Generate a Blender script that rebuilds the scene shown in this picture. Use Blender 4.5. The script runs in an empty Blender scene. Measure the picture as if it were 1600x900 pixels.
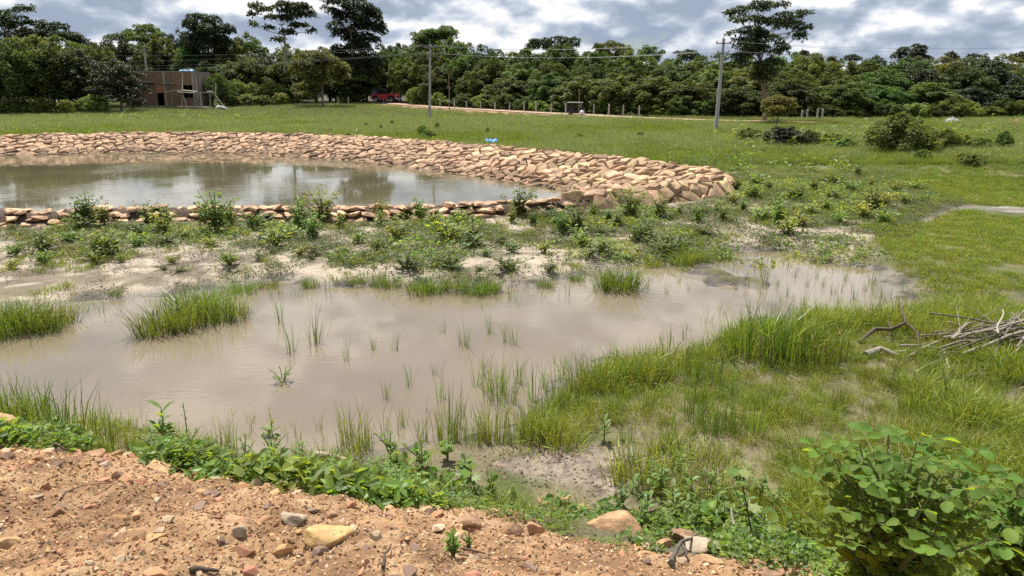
import bpy, bmesh, math, random
import numpy as np
from mathutils import Vector, Matrix

random.seed(11)
rng = np.random.default_rng(11)
R = math.radians
sc = bpy.context.scene

# ------------------------------------------------------------------ camera
CAMZ, PITCH, FPX = 3.3, R(15.4), 1155.0
cam_d = bpy.data.cameras.new('camera'); cam = bpy.data.objects.new('camera', cam_d)
sc.collection.objects.link(cam)
cam.location = (0, 0, CAMZ); cam.rotation_euler = (R(90) - PITCH, 0, 0)
cam_d.sensor_width = 36; cam_d.lens = FPX / 1600 * 36
cam_d.clip_start = 0.05; cam_d.clip_end = 5000
sc.camera = cam

# ------------------------------------------------------------------ sky, sun, exposure
SUN_EL, SUN_AZ = R(63), R(-22)          # azimuth measured from +Y towards +X
to_sun = Vector((math.sin(SUN_AZ) * math.cos(SUN_EL), math.cos(SUN_AZ) * math.cos(SUN_EL), math.sin(SUN_EL)))
world = bpy.data.worlds.new('World'); sc.world = world; world.use_nodes = True
def build_world():
    nt = world.node_tree; n = nt.nodes; l = nt.links; n.clear()
    def math_(op, a, b=None):
        m = n.new('ShaderNodeMath'); m.operation = op
        for i, v in enumerate((a, b)):
            if v is None: continue
            if isinstance(v, (int, float)): m.inputs[i].default_value = v
            else: l.new(v, m.inputs[i])
        return m.outputs[0]
    tc = n.new('ShaderNodeTexCoord'); sep = n.new('ShaderNodeSeparateXYZ')
    l.new(tc.outputs['Generated'], sep.inputs[0])
    comb = n.new('ShaderNodeVectorMath'); comb.operation = 'MULTIPLY'; comb.inputs[1].default_value = (1.0, 1.0, 2.1); l.new(tc.outputs['Generated'], comb.inputs[0])
    def noise(scale, detail, rough, off, dist=0.0):
        ad = n.new('ShaderNodeVectorMath'); ad.operation = 'ADD'; ad.inputs[1].default_value = off; l.new(comb.outputs[0], ad.inputs[0])
        t = n.new('ShaderNodeTexNoise'); t.inputs['Scale'].default_value = scale; t.inputs['Detail'].default_value = detail
        t.inputs['Roughness'].default_value = rough; t.inputs['Distortion'].default_value = dist
        l.new(ad.outputs[0], t.inputs['Vector']); return t.outputs['Fac']
    def ramp(fac, stops):
        r = n.new('ShaderNodeValToRGB'); e = r.color_ramp.elements
        while len(e) < len(stops): e.new(0.5)
        for k, (p, c) in enumerate(stops): e[k].position = p; e[k].color = (*c, 1)
        l.new(fac, r.inputs[0]); return r.outputs[0]
    O = Vector((3.3, 1.7, 0.6)); D = Vector((to_sun.x, to_sun.y, to_sun.z * 2.1)).normalized() * .035
    d0 = noise(5.2, 7, .52, O); d1 = noise(5.2, 7, .52, O + D); big = noise(2.3, 3, .5, (8.1, 2.4, 5.0))
    cover = ramp(math_('ADD', math_('MULTIPLY', d0, .7), math_('MULTIPLY', big, .3)), [(0.37, (0, 0, 0)), (0.43, (1, 1, 1))])
    lit = math_('ADD', math_('MULTIPLY', math_('SUBTRACT', d0, d1), 2.6), math_('ADD', math_('MULTIPLY', big, .75), .115))
    shade = ramp(lit, [(0.32, (0.35, 0.415, 0.535)), (0.42, (0.47, 0.535, 0.65)), (0.50, (0.65, 0.71, 0.80)), (0.60, (0.98, 0.985, 0.99))])
    sky = n.new('ShaderNodeTexSky'); sky.sky_type = 'NISHITA'; sky.sun_disc = False
    sky.sun_elevation = SUN_EL; sky.sun_rotation = SUN_AZ; sky.air_density = 1.0; sky.dust_density = 0.6; sky.ozone_density = 1.5
    b1 = n.new('ShaderNodeBackground'); b1.inputs[1].default_value = 0.05; l.new(sky.outputs[0], b1.inputs[0])
    b2 = n.new('ShaderNodeBackground'); b2.inputs[1].default_value = 0.60; l.new(shade, b2.inputs[0])
    mx = n.new('ShaderNodeMixShader'); l.new(cover, mx.inputs[0]); l.new(b1.outputs[0], mx.inputs[1]); l.new(b2.outputs[0], mx.inputs[2])
    out = n.new('ShaderNodeOutputWorld'); l.new(mx.outputs[0], out.inputs[0])
build_world()
sun_d = bpy.data.lights.new('sun', 'SUN'); sun = bpy.data.objects.new('sun', sun_d); sc.collection.objects.link(sun)
sun_d.energy = 5.0; sun_d.angle = R(0.6); sun_d.color = (1.0, 0.955, 0.88)
to_sun = Vector((math.sin(SUN_AZ) * math.cos(SUN_EL), math.cos(SUN_AZ) * math.cos(SUN_EL), math.sin(SUN_EL)))
sun.rotation_euler = to_sun.to_track_quat('Z', 'Y').to_euler(); sun.location = to_sun * 60
sc.view_settings.view_transform = 'Standard'; sc.view_settings.look = 'None'
sc.view_settings.exposure = 0.78; sc.view_settings.gamma = 1.0; sc.view_settings.use_curve_mapping = False
sc.render.engine = 'CYCLES'
cy = sc.cycles
cy.max_bounces = 6; cy.diffuse_bounces = 2; cy.glossy_bounces = 2; cy.transmission_bounces = 2; cy.transparent_max_bounces = 4
cy.sample_clamp_indirect = 4.0; cy.use_denoising = False; cy.caustics_reflective = False; cy.caustics_refractive = False

# ------------------------------------------------------------------ numeric helpers
def ss(a, b, x):
    t = np.clip((np.asarray(x, float) - a) / (b - a), 0, 1); return t * t * (3 - 2 * t)
def h2(ix, iy, seed):
    h = (ix.astype(np.int64) * 374761393 + iy.astype(np.int64) * 668265263 + seed * 974711 + 12345) & 0xffffffff
    h = ((h ^ (h >> 13)) * 1274126177) & 0xffffffff
    return ((h ^ (h >> 16)) & 0xffff) / 65535.0
def vn(x, y, seed=0):
    x = np.asarray(x, float); y = np.asarray(y, float)
    ix = np.floor(x); iy = np.floor(y); fx = x - ix; fy = y - iy
    fx = fx * fx * (3 - 2 * fx); fy = fy * fy * (3 - 2 * fy)
    a = h2(ix, iy, seed); b = h2(ix + 1, iy, seed); c = h2(ix, iy + 1, seed); d = h2(ix + 1, iy + 1, seed)
    return (a * (1 - fx) + b * fx) * (1 - fy) + (c * (1 - fx) + d * fx) * fy
def fbm(x, y, seed=0, o=4):
    r = 0; a = 0.5; t = 0; k = 1.0
    for i in range(o):
        r = r + a * vn(np.asarray(x) * k + 17.3 * i, np.asarray(y) * k - 9.1 * i, seed + i); t += a; a *= 0.5; k *= 2.03
    return r / t
def sdpoly(P, x, y):
    """signed distance to closed polygon, negative inside"""
    x = np.asarray(x, float); y = np.asarray(y, float)
    d2 = np.full(x.shape, 1e12); ins = np.zeros(x.shape, bool)
    n = len(P)
    for i in range(n):
        ax, ay = P[i]; bx, by = P[(i + 1) % n]
        ex, ey = bx - ax, by - ay; L = ex * ex + ey * ey + 1e-12
        t = np.clip(((x - ax) * ex + (y - ay) * ey) / L, 0, 1)
        dx = x - ax - t * ex; dy = y - ay - t * ey
        d2 = np.minimum(d2, dx * dx + dy * dy)
        if ay != by:
            c = ((ay > y) != (by > y)) & (x < (bx - ax) * (y - ay) / (by - ay) + ax)
            ins ^= c
    d = np.sqrt(d2)
    return np.where(ins, -d, d)
CP, SP = math.cos(PITCH), math.sin(PITCH)
def ray(px, py):
    u = (px - 800) / FPX; v = (450 - py) / FPX
    return (u, CP + v * SP, -SP + v * CP)
def atz(px, py, z=0.0):
    d = ray(px, py); t = (z - CAMZ) / d[2]; return (d[0] * t, d[1] * t)
def atY(px, py, Y):
    d = ray(px, py); t = Y / d[1]; return Vector((d[0] * t, Y, CAMZ + d[2] * t))
def polyz(pts, z=0.0): return np.array([atz(a, b, z) for a, b in pts])
def catmull(P, step=0.5):
    P = np.asarray(P, float); out = []; n = len(P)
    for i in range(n):
        p0, p1, p2, p3 = P[i - 1], P[i], P[(i + 1) % n], P[(i + 2) % n]
        k = max(2, int(np.linalg.norm(p2 - p1) / step))
        for j in range(k):
            t = j / k
            out.append(0.5 * ((2 * p1) + (-p0 + p2) * t + (2 * p0 - 5 * p1 + 4 * p2 - p3) * t * t + (-p0 + 3 * p1 - 3 * p2 + p3) * t ** 3))
    return np.array(out)

# ------------------------------------------------------------------ plan of the place (metres)
RIM_Z = 0.50
rim_px = [(0, 212), (200, 209), (400, 209.5), (600, 217), (780, 231), (930, 245), (1040, 258), (1100, 268), (1118, 276), (1090, 286), (1030, 292),
          (960, 298), (850, 307), (700, 314), (500, 318), (300, 318), (120, 320), (0, 322)]
rim = [atz(a, b, RIM_Z) for a, b in rim_px] + [(-22, 22), (-34, 27), (-41, 36), (-39, 44)]
RIM = catmull(rim, 0.7)
pud_px = [(-300, 560), (-60, 535), (60, 518), (112, 492), (140, 470), (230, 462), (330, 456), (420, 446), (520, 449), (600, 449), (680, 458), (760, 461),
          (850, 449), (900, 436), (960, 424), (1020, 414), (1100, 404), (1160, 396), (1240, 399), (1310, 411), (1370, 428), (1415, 462), (1395, 497),
          (1330, 503), (1250, 500), (1200, 500), (1150, 530), (1080, 550), (1000, 572), (930, 600), (875, 640), (850, 668), (780, 692), (700, 703),
          (600, 716), (520, 722), (420, 712), (340, 700), (250, 696), (190, 702), (150, 690), (100, 660), (0, 640), (-300, 640)]
PUD = polyz(pud_px, 0.0)
ROAD = [atz(-200, 158, 0.85), atz(200, 157, 0.85), atz(470, 159, 0.85), atz(600, 161, 0.85), atz(700, 168.5, 0.62), atz(800, 174, 0.50), atz(900, 179, 0.42), atz(1000, 184, 0.36), atz(1100, 188, 0.33), atz(1260, 191, 0.33)]
ROAD_Z = [0.85, 0.85, 0.85, 0.85, 0.62, 0.50, 0.42, 0.36, 0.33, 0.33]
def road_d(x, y):
    best = np.full(np.shape(x), 1e9); zz = np.zeros(np.shape(x))
    for i in range(len(ROAD) - 1):
        ax, ay = ROAD[i]; bx, by = ROAD[i + 1]; ex, ey = bx - ax, by - ay
        t = np.clip(((x - ax) * ex + (y - ay) * ey) / (ex * ex + ey * ey), 0, 1)
        d = np.hypot(x - ax - t * ex, y - ay - t * ey); m = d < best
        best = np.where(m, d, best); zz = np.where(m, ROAD_Z[i] + (ROAD_Z[i + 1] - ROAD_Z[i]) * t, zz)
    return best, zz
def bank_s(x, y): return y + 0.29 * x - 4.13
def H(x, y, detail=True):
    x = np.asarray(x, float); y = np.asarray(y, float)
    zf = 0.15 + 0.12 * (fbm(x * .22, y * .22, 3, 3) - .5) + 0.07 * (fbm(x * 1.2, y * 1.2, 5, 3) - .5)
    zf = zf + ss(60, 100, y) * 0.12 + ss(74, 100, y) * 0.50 * ss(5, -25, x) + ss(140, 400, y) * 2.0
    sp = sdpoly(PUD, x, y) + 0.9 * (fbm(x * 1.3, y * 1.3, 21, 4) - .5) + .45 * ss(-1.5, .5, x) * ss(10.5, 8.5, y)
    t = ss(-1.0, 1.25, sp)
    z = -0.13 * (1 - t) + zf * t
    mb = np.exp(-(((x - 3.85) / 0.9) ** 2 + ((y - 12.5) / 1.1) ** 2)); z = z + 0.40 * mb * fbm(x * 1.7, y * 2.2, 23, 4)     # mud bar between the two pools
    s = bank_s(x, y) + 0.35 * (fbm(x * 1.1, y * 1.1, 31, 3) - .5)
    zb = np.interp(s, [-3, -1.3, -0.35, 0.1, 0.6, 1.3, 2.2, 3.5], [1.36, 1.08, .74, .56, .30, .06, -.35, -1])
    zb = zb + ss(0.4, -0.2, s) * (0.20 * (fbm(x * 2.6, y * 2.6, 41, 4) - .5) + (0.095 * (fbm(x * 11, y * 11, 43, 4) - .5) if detail else 0))
    z = np.maximum(z, zb)
    sd = sdpoly(RIM, x, y)
    zb2 = np.interp(sd, [-6.5, -3.7, -0.05, 0.30, 0.80], [-1.2, -0.50, RIM_Z - .10, RIM_Z - .16, -0.2])
    z = np.where(sd < 0, zb2, np.maximum(z, zb2))
    rd, rz = road_d(x, y)
    w = ss(4.0, 1.9, rd); z = z * (1 - w) + (rz - 0.02) * w
    return z
GRID = {}
def Hg(x, y):
    """height of the built ground mesh (bilinear in its own grid)"""
    Y, T, Z = GRID['Y'], GRID['T'], GRID['Z']; x = np.asarray(x, float); y = np.asarray(y, float)
    r = np.interp(y, Y, np.arange(len(Y))); c = np.interp(x / (y + 4.6), T, np.arange(len(T)))
    i = np.clip(r.astype(int), 0, len(Y) - 2); j = np.clip(c.astype(int), 0, len(T) - 2); a = r - i; b = c - j
    return (Z[i, j] * (1 - a) + Z[i + 1, j] * a) * (1 - b) + (Z[i, j + 1] * (1 - a) + Z[i + 1, j + 1] * a) * b
def Hs(x, y): return float(Hg(x, y))
Hd = Hs
def at(px, py):
    z = 0.15
    for k in range(7):
        x, y = atz(px, py, z); z = 0.4 * z + 0.6 * Hd(x, y)
    x, y = atz(px, py, z)
    return Vector((x, y, Hd(x, y)))
def colY(px, Y):
    x = 0.0
    for k in range(3):
        z = Hs(x, Y); x = (px - 800) / FPX * (Y * CP + (CAMZ - z) * SP)
    return Vector((x, Y, Hs(x, Y)))
def dcam(p): return p.y * CP + (CAMZ - p.z) * SP

# ------------------------------------------------------------------ mesh helpers
class MB:
    def __init__(s): s.V = []; s.F = []; s.T = []; s.M = []; s.n = 0
    def add(s, V, F, tint=1.0, mat=0):
        V = np.asarray(V, float).reshape(-1, 3); F = np.asarray(F, int)
        s.V.append(V); s.F.append(F + s.n); s.M.append(np.full(len(F), mat)); s.n += len(V)
        s.T.append(np.broadcast_to(np.asarray(tint, float), (len(V),)).copy()); return s
    def mesh(s, name, mats, smooth=False):
        me = bpy.data.meshes.new(name)
        if not s.V: return me
        V = np.concatenate(s.V); T = np.concatenate(s.T)
        L = np.concatenate([f.ravel() for f in s.F]); cnt = np.concatenate([np.full(len(f), f.shape[1]) for f in s.F])
        st = np.concatenate([[0], np.cumsum(cnt)[:-1]])
        me.vertices.add(len(V)); me.vertices.foreach_set('co', V.ravel().astype(np.float32))
        me.loops.add(len(L)); me.loops.foreach_set('vertex_index', L.astype(np.int32))
        me.polygons.add(len(cnt)); me.polygons.foreach_set('loop_start', st.astype(np.int32))
        me.polygons.foreach_set('material_index', np.concatenate(s.M).astype(np.int32))
        me.polygons.foreach_set('use_smooth', np.full(len(cnt), smooth))
        me.update(calc_edges=True)
        a = me.attributes.new('tint', 'FLOAT', 'POINT'); a.data.foreach_set('value', T.astype(np.float32))
        for m in (mats if isinstance(mats, (list, tuple)) else [mats]): me.materials.append(m)
        return me
    def build(s, name, mats, parent=None, smooth=False, link=True):
        o = bpy.data.objects.new(name, s.mesh(name, mats, smooth))
        if link: sc.collection.objects.link(o)
        if parent is not None: o.parent = parent
        return o
def link(me, name, parent=None, loc=None, rot=None, scl=None):
    o = bpy.data.objects.new(name, me); sc.collection.objects.link(o)
    if parent is not None: o.parent = parent
    if loc is not None: o.location = loc
    if rot is not None: o.rotation_euler = rot
    if scl is not None: o.scale = scl if hasattr(scl, '__len__') else (scl,) * 3
    return o
def empty(name, loc=(0, 0, 0), rz=0.0, scl=1.0):
    o = bpy.data.objects.new(name, None); sc.collection.objects.link(o); o.location = loc; o.rotation_euler = (0, 0, rz)
    o.scale = scl if hasattr(scl, '__len__') else (scl,) * 3; o.empty_display_size = 0.1; return o
def tag(o, label=None, cat=None, group=None, kind=None):
    if label: o['label'] = label
    if cat: o['category'] = cat
    if group: o['group'] = group
    if kind: o['kind'] = kind
    return o
BOXF = np.array([[0, 3, 2, 1], [4, 5, 6, 7], [0, 1, 5, 4], [1, 2, 6, 5], [2, 3, 7, 6], [3, 0, 4, 7]])
def box(mb, a, b, mat=0, tint=1.0):
    x0, y0, z0 = a; x1, y1, z1 = b
    mb.add([(x0, y0, z0), (x1, y0, z0), (x1, y1, z0), (x0, y1, z0), (x0, y0, z1), (x1, y0, z1), (x1, y1, z1), (x0, y1, z1)], BOXF, tint, mat); return mb
def tube(mb, pts, rad, sides=6, mat=0, tint=1.0, cap=True):
    pts = [Vector(p) for p in pts]; n = len(pts)
    rad = list(rad) if hasattr(rad, '__len__') else [rad] * n
    V = []; up = None
    for i, p in enumerate(pts):
        d = (pts[min(i + 1, n - 1)] - pts[max(i - 1, 0)]).normalized()
        if up is None: up = Vector((0, 0, 1)) if abs(d.z) < .9 else Vector((1, 0, 0))
        a = d.cross(up)
        a = a.normalized() if a.length > 1e-5 else d.orthogonal().normalized()
        b = a.cross(d).normalized(); up = b
        for k in range(sides):
            t = 2 * math.pi * k / sides; V.append(p + (a * math.cos(t) + b * math.sin(t)) * rad[i])
    F = [[i * sides + k, i * sides + (k + 1) % sides, (i + 1) * sides + (k + 1) % sides, (i + 1) * sides + k] for i in range(n - 1) for k in range(sides)]
    mb.add([tuple(v) for v in V], F, tint, mat)
    if cap:
        for base, c in ((0, pts[0]), ((n - 1) * sides, pts[-1])):
            VV = [tuple(V[base + k]) for k in range(sides)] + [tuple(c)]
            mb.add(VV, [[k, (k + 1) % sides, sides] for k in range(sides)], tint, mat)
    return mb
def norm(a): return a / (np.linalg.norm(a, axis=-1, keepdims=True) + 1e-9)
def leaves(mb, proto, pos, axis, nrm, scale, tint=1.0, mat=0, width=1.0):
    """proto (V,F) in x=width, y=length, z=normal; one copy per row"""
    PV, PF = proto; pos = np.asarray(pos, float); N = len(pos)
    if N == 0: return
    axis = norm(np.asarray(axis, float)); nrm = np.asarray(nrm, float)
    sx = norm(np.cross(axis, nrm)); nz = np.cross(sx, axis)
    sc_ = np.broadcast_to(np.asarray(scale, float), (N,))[:, None, None]
    w = np.broadcast_to(np.asarray(width, float), (N,))[:, None]
    V = (sx[:, None, :] * (PV[None, :, 0] * w)[..., None] + axis[:, None, :] * PV[None, :, 1, None] + nz[:, None, :] * PV[None, :, 2, None]) * sc_ + pos[:, None, :]
    F = PF[None] + (np.arange(N) * len(PV))[:, None, None]
    t = np.broadcast_to(np.asarray(tint, float), (N,))
    mb.add(V.reshape(-1, 3), F.reshape(-1, PF.shape[1]), np.repeat(t, len(PV)), mat)
def leafshape(kind):
    if kind == 'diamond': return np.array([(0, 0, 0), (.24, .45, .07), (0, 1, -.05), (-.24, .45, .07)]), np.array([[0, 1, 2], [0, 2, 3]])
    if kind == 'lance': return np.array([(0, 0, 0), (.13, .3, .05), (.11, .65, .05), (0, 1, -.1), (-.11, .65, .05), (-.13, .3, .05), (0, .3, 0), (0, .65, 0)]), np.array([[0, 1, 6], [0, 6, 5], [1, 2, 7], [1, 7, 6], [6, 7, 4], [6, 4, 5], [2, 3, 7], [7, 3, 4]])
    if kind == 'ovate':
        o = [(0, 0), (.2, .12), (.31, .38), (.27, .68), (.12, .92), (0, 1)]
        V = [(x, y, .10 * x / .31) for x, y in o] + [(-x, y, .10 * x / .31) for x, y in o[1:5]] + [(0, .38, 0), (0, .68, 0)]
        F = [[0, 1, 10], [1, 2, 10], [2, 3, 11], [2, 11, 10], [3, 4, 11], [4, 5, 11], [0, 10, 6], [6, 10, 7], [7, 11, 8], [7, 10, 11], [8, 11, 9], [9, 11, 5]]
        return np.array(V), np.array(F)
    if kind == 'round':      # obovate leaflet, wide near the tip, slightly cupped, stalked
        o = [(.0, 0), (.05, .06), (.20, .22), (.33, .48), (.36, .70), (.27, .90), (.10, .985)]
        V = [(x, y, .42 * x * x / .36 - .28 * (y - .4) ** 2) for x, y in o] + [(-x, y, .42 * x * x / .36 - .28 * (y - .4) ** 2) for x, y in o[1:]] + [(0, yy, -.022 - .28 * (yy - .4) ** 2) for yy in (.22, .48, .70, .90)]
        # right 1..6, left 7..12, mid 13..16
        F = [[0, 1, 13], [1, 2, 13], [2, 3, 14], [2, 14, 13], [3, 4, 15], [3, 15, 14], [4, 5, 16], [4, 16, 15], [5, 6, 16]]
        F += [[0, 13, 7], [7, 13, 8], [8, 14, 9], [8, 13, 14], [9, 15, 10], [9, 14, 15], [10, 16, 11], [10, 15, 16], [11, 16, 12], [6, 12, 16]]
        return np.array(V), np.array(F)
    if kind == 'palm':       # lobed weed leaf
        V = [(0, 0, 0), (.18, .1, .02), (.48, .25, -.05), (.30, .45, .03), (.45, .80, -.06), (.14, .66, .03), (0, 1, -.08), (-.14, .66, .03), (-.45, .80, -.06), (-.30, .45, .03), (-.48, .25, -.05), (-.18, .1, .02), (0, .4, .0)]
        return np.array(V), np.array([[i, i + 1, 12] for i in range(11)] + [[11, 0, 12]])
DIAMOND, LANCE, OVATE, ROUND, PALM = (leafshape(k) for k in ('diamond', 'lance', 'ovate', 'round', 'palm'))
def blades(mb, n, h, w, rad, lean=0.35, hv=0.35, seed=0, droop=0.3, center=(0, 0, 0), tint=(0.75, 1.25), mat=0):
    r = np.random.default_rng(seed + 1000)
    a = r.uniform(0, 2 * np.pi, n); rr = rad * np.sqrt(r.uniform(0, 1, n))
    base = np.stack([rr * np.cos(a), rr * np.sin(a), np.full(n, -0.02 * h)], 1) + np.array(center)
    hh = h * (1 - hv * r.uniform(0, 1, n)) ; b = a + r.normal(0, .7, n)
    out = np.stack([np.cos(b), np.sin(b), np.zeros(n)], 1)
    ln = lean * r.uniform(0.1, 1, n) * (0.4 + 0.6 * rr / max(rad, 1e-6))
    side = np.stack([-np.sin(b), np.cos(b), np.zeros(n)], 1); tw = r.uniform(0, np.pi, n)
    side = side * np.cos(tw)[:, None] + out * np.sin(tw)[:, None] * .9
    up = np.array([0, 0, 1.0])
    dr = droop * r.uniform(0, 1, n) ** 2
    mid = base + up * (hh * .55)[:, None] + out * (hh * ln * .4)[:, None]
    tip = base + up * (hh * (1 - dr * .6))[:, None] + out * (hh * (ln + dr))[:, None]
    ww = (w * r.uniform(.6, 1.2, n))[:, None] * .5
    V = np.stack([base - side * ww, base + side * ww, mid + side * ww * .8, mid - side * ww * .8, tip], 1)
    k = np.arange(n)[:, None] * 5
    t = r.uniform(tint[0], tint[1], n)
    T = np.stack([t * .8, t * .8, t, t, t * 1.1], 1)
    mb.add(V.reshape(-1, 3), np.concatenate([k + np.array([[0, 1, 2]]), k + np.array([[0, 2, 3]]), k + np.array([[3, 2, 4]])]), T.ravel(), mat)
    return mb
def hull(n, sx, sy, sz, seed, power=1.0):
    r = np.random.default_rng(seed); p = norm(r.normal(size=(n, 3))) * np.array([sx, sy, sz]) * r.uniform(.78, 1, (n, 1))
    bm = bmesh.new()
    for q in p: bm.verts.new(q)
    g = bmesh.ops.convex_hull(bm, input=bm.verts)
    bmesh.ops.delete(bm, geom=[v for v in bm.verts if not v.link_faces], context='VERTS')
    bmesh.ops.triangulate(bm, faces=bm.faces); bmesh.ops.recalc_face_normals(bm, faces=bm.faces)
    bm.verts.index_update()
    V = np.array([v.co[:] for v in bm.verts]); F = np.array([[v.index for v in f.verts] for f in bm.faces]); bm.free()
    return V, F
def rockmesh(sx, sy, sz, seed, mat, name='rock', cuts=7, rough=.05):
    """faceted rock: icosphere cut by planes, then roughened"""
    r = np.random.default_rng(seed); bm = bmesh.new(); bmesh.ops.create_icosphere(bm, subdivisions=4, radius=1)
    V = np.array([v.co[:] for v in bm.verts])
    for k in range(cuts):
        nrm = norm(r.normal(size=3)); d = r.uniform(.42, .80); e = V @ nrm - d; V = V - np.outer(np.clip(e, 0, None), nrm) * .97
    q = V * 2.2 + seed; V = V * (1 + rough * (fbm(q[:, 0] + q[:, 2], q[:, 1] - q[:, 2] * .7, seed, 4) - .5)[:, None] * 2.4 + rough * .6 * (fbm(q[:, 0] * 4 + q[:, 2] * 3, q[:, 1] * 4 - q[:, 2] * 3, seed + 5, 2) - .5)[:, None])
    V = V * np.array([sx, sy, sz])
    F = np.array([[v.index for v in f.verts] for f in bm.faces]); bm.free()
    mb = MB(); mb.add(V, F, 1.0); return mb.mesh(name, mat, True)

# ------------------------------------------------------------------ materials
def newmat(name):
    m = bpy.data.materials.new(name); m.use_nodes = True; n = m.node_tree.nodes; n.clear()
    return m, n, m.node_tree.links, n.new('ShaderNodeOutputMaterial')
def plant(name, col, trans=None, tf=0.35, rough=0.5, var=0.35, spec=0.35, hue=0.03):
    m, n, l, out = newmat(name)
    at_ = n.new('ShaderNodeAttribute'); at_.attribute_name = 'tint'
    oi = n.new('ShaderNodeObjectInfo')
    mr = n.new('ShaderNodeMapRange'); mr.inputs['To Min'].default_value = 1 - var; mr.inputs['To Max'].default_value = 1 + var; l.new(oi.outputs['Random'], mr.inputs['Value'])
    mul = n.new('ShaderNodeMath'); mul.operation = 'MULTIPLY'; l.new(at_.outputs['Fac'], mul.inputs[0]); l.new(mr.outputs[0], mul.inputs[1])
    hm = n.new('ShaderNodeMapRange'); hm.inputs['To Min'].default_value = .5 - hue; hm.inputs['To Max'].default_value = .5 + hue
    wn = n.new('ShaderNodeTexWhiteNoise'); wn.noise_dimensions = '1D'; l.new(oi.outputs['Random'], wn.inputs['W']); l.new(wn.outputs['Value'], hm.inputs['Value'])
    def tinted(c):
        h = n.new('ShaderNodeHueSaturation'); h.inputs['Color'].default_value = (*c, 1); l.new(mul.outputs[0], h.inputs['Value']); l.new(hm.outputs[0], h.inputs['Hue']); return h.outputs[0]
    p = n.new('ShaderNodeBsdfPrincipled'); l.new(tinted(col), p.inputs['Base Color']); p.inputs['Roughness'].default_value = rough; p.inputs['Specular IOR Level'].default_value = spec
    t = n.new('ShaderNodeBsdfTranslucent'); l.new(tinted(trans or (col[0] * 1.9, col[1] * 1.7, col[2] * .7)), t.inputs['Color'])
    mx = n.new('ShaderNodeMixShader'); mx.inputs[0].default_value = tf; l.new(p.outputs[0], mx.inputs[1]); l.new(t.outputs[0], mx.inputs[2]); l.new(mx.outputs[0], out.inputs[0])
    return m
def solid(name, col, rough=0.8, var=0.25, scale=8.0, bump=0.3, dist=0.01, col2=None, obj_var=0.0, spec=0.3, metal=0.0, detail=6, stretch=(1, 1, 1), hue=0.0):
    m, n, l, out = newmat(name)
    tc = n.new('ShaderNodeTexCoord'); mp = n.new('ShaderNodeMapping'); mp.inputs['Scale'].default_value = stretch; l.new(tc.outputs['Object'], mp.inputs[0])
    oi = n.new('ShaderNodeObjectInfo')
    ad = n.new('ShaderNodeVectorMath'); ad.operation = 'ADD'; sc3 = n.new('ShaderNodeVectorMath'); sc3.operation = 'SCALE'; sc3.inputs['Scale'].default_value = 1.0
    cmb = n.new('ShaderNodeCombineXYZ'); m9 = n.new('ShaderNodeMath'); m9.operation = 'MULTIPLY'; m9.inputs[1].default_value = 37.0; l.new(oi.outputs['Random'], m9.inputs[0]); l.new(m9.outputs[0], cmb.inputs[0])
    l.new(mp.outputs[0], ad.inputs[0]); l.new(cmb.outputs[0], ad.inputs[1])
    t = n.new('ShaderNodeTexNoise'); t.inputs['Scale'].default_value = scale; t.inputs['Detail'].default_value = detail; t.inputs['Roughness'].default_value = .62; l.new(ad.outputs[0], t.inputs['Vector'])
    rp = n.new('ShaderNodeValToRGB'); c2 = col2 or tuple(min(1, c * (1 + var)) for c in col); c1 = tuple(c * (1 - var) for c in col)
    rp.color_ramp.elements[0].position = .33; rp.color_ramp.elements[0].color = (*c1, 1); rp.color_ramp.elements[1].position = .67; rp.color_ramp.elements[1].color = (*c2, 1); l.new(t.outputs['Fac'], rp.inputs[0])
    at_ = n.new('ShaderNodeAttribute'); at_.attribute_name = 'tint'
    mr = n.new('ShaderNodeMapRange'); mr.inputs['To Min'].default_value = 1 - obj_var; mr.inputs['To Max'].default_value = 1 + obj_var; l.new(oi.outputs['Random'], mr.inputs['Value'])
    mu = n.new('ShaderNodeMath'); mu.operation = 'MULTIPLY'; l.new(at_.outputs['Fac'], mu.inputs[0]); l.new(mr.outputs[0], mu.inputs[1])
    hs = n.new('ShaderNodeHueSaturation'); l.new(rp.outputs[0], hs.inputs['Color']); l.new(mu.outputs[0], hs.inputs['Value'])
    if hue:
        wn = n.new('ShaderNodeTexWhiteNoise'); wn.noise_dimensions = '1D'; l.new(oi.outputs['Random'], wn.inputs['W'])
        hm = n.new('ShaderNodeMapRange'); hm.inputs['To Min'].default_value = .5 - hue; hm.inputs['To Max'].default_value = .5 + hue; l.new(wn.outputs['Value'], hm.inputs['Value']); l.new(hm.outputs[0], hs.inputs['Hue'])
    p = n.new('ShaderNodeBsdfPrincipled'); l.new(hs.outputs[0], p.inputs['Base Color']); p.inputs['Roughness'].default_value = rough; p.inputs['Specular IOR Level'].default_value = spec; p.inputs['Metallic'].default_value = metal
    if bump:
        b = n.new('ShaderNodeBump'); b.inputs['Strength'].default_value = bump; b.inputs['Distance'].default_value = dist; l.new(t.outputs['Fac'], b.inputs['Height']); l.new(b.outputs[0], p.inputs['Normal'])
    l.new(p.outputs[0], out.inputs[0]); return m
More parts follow.
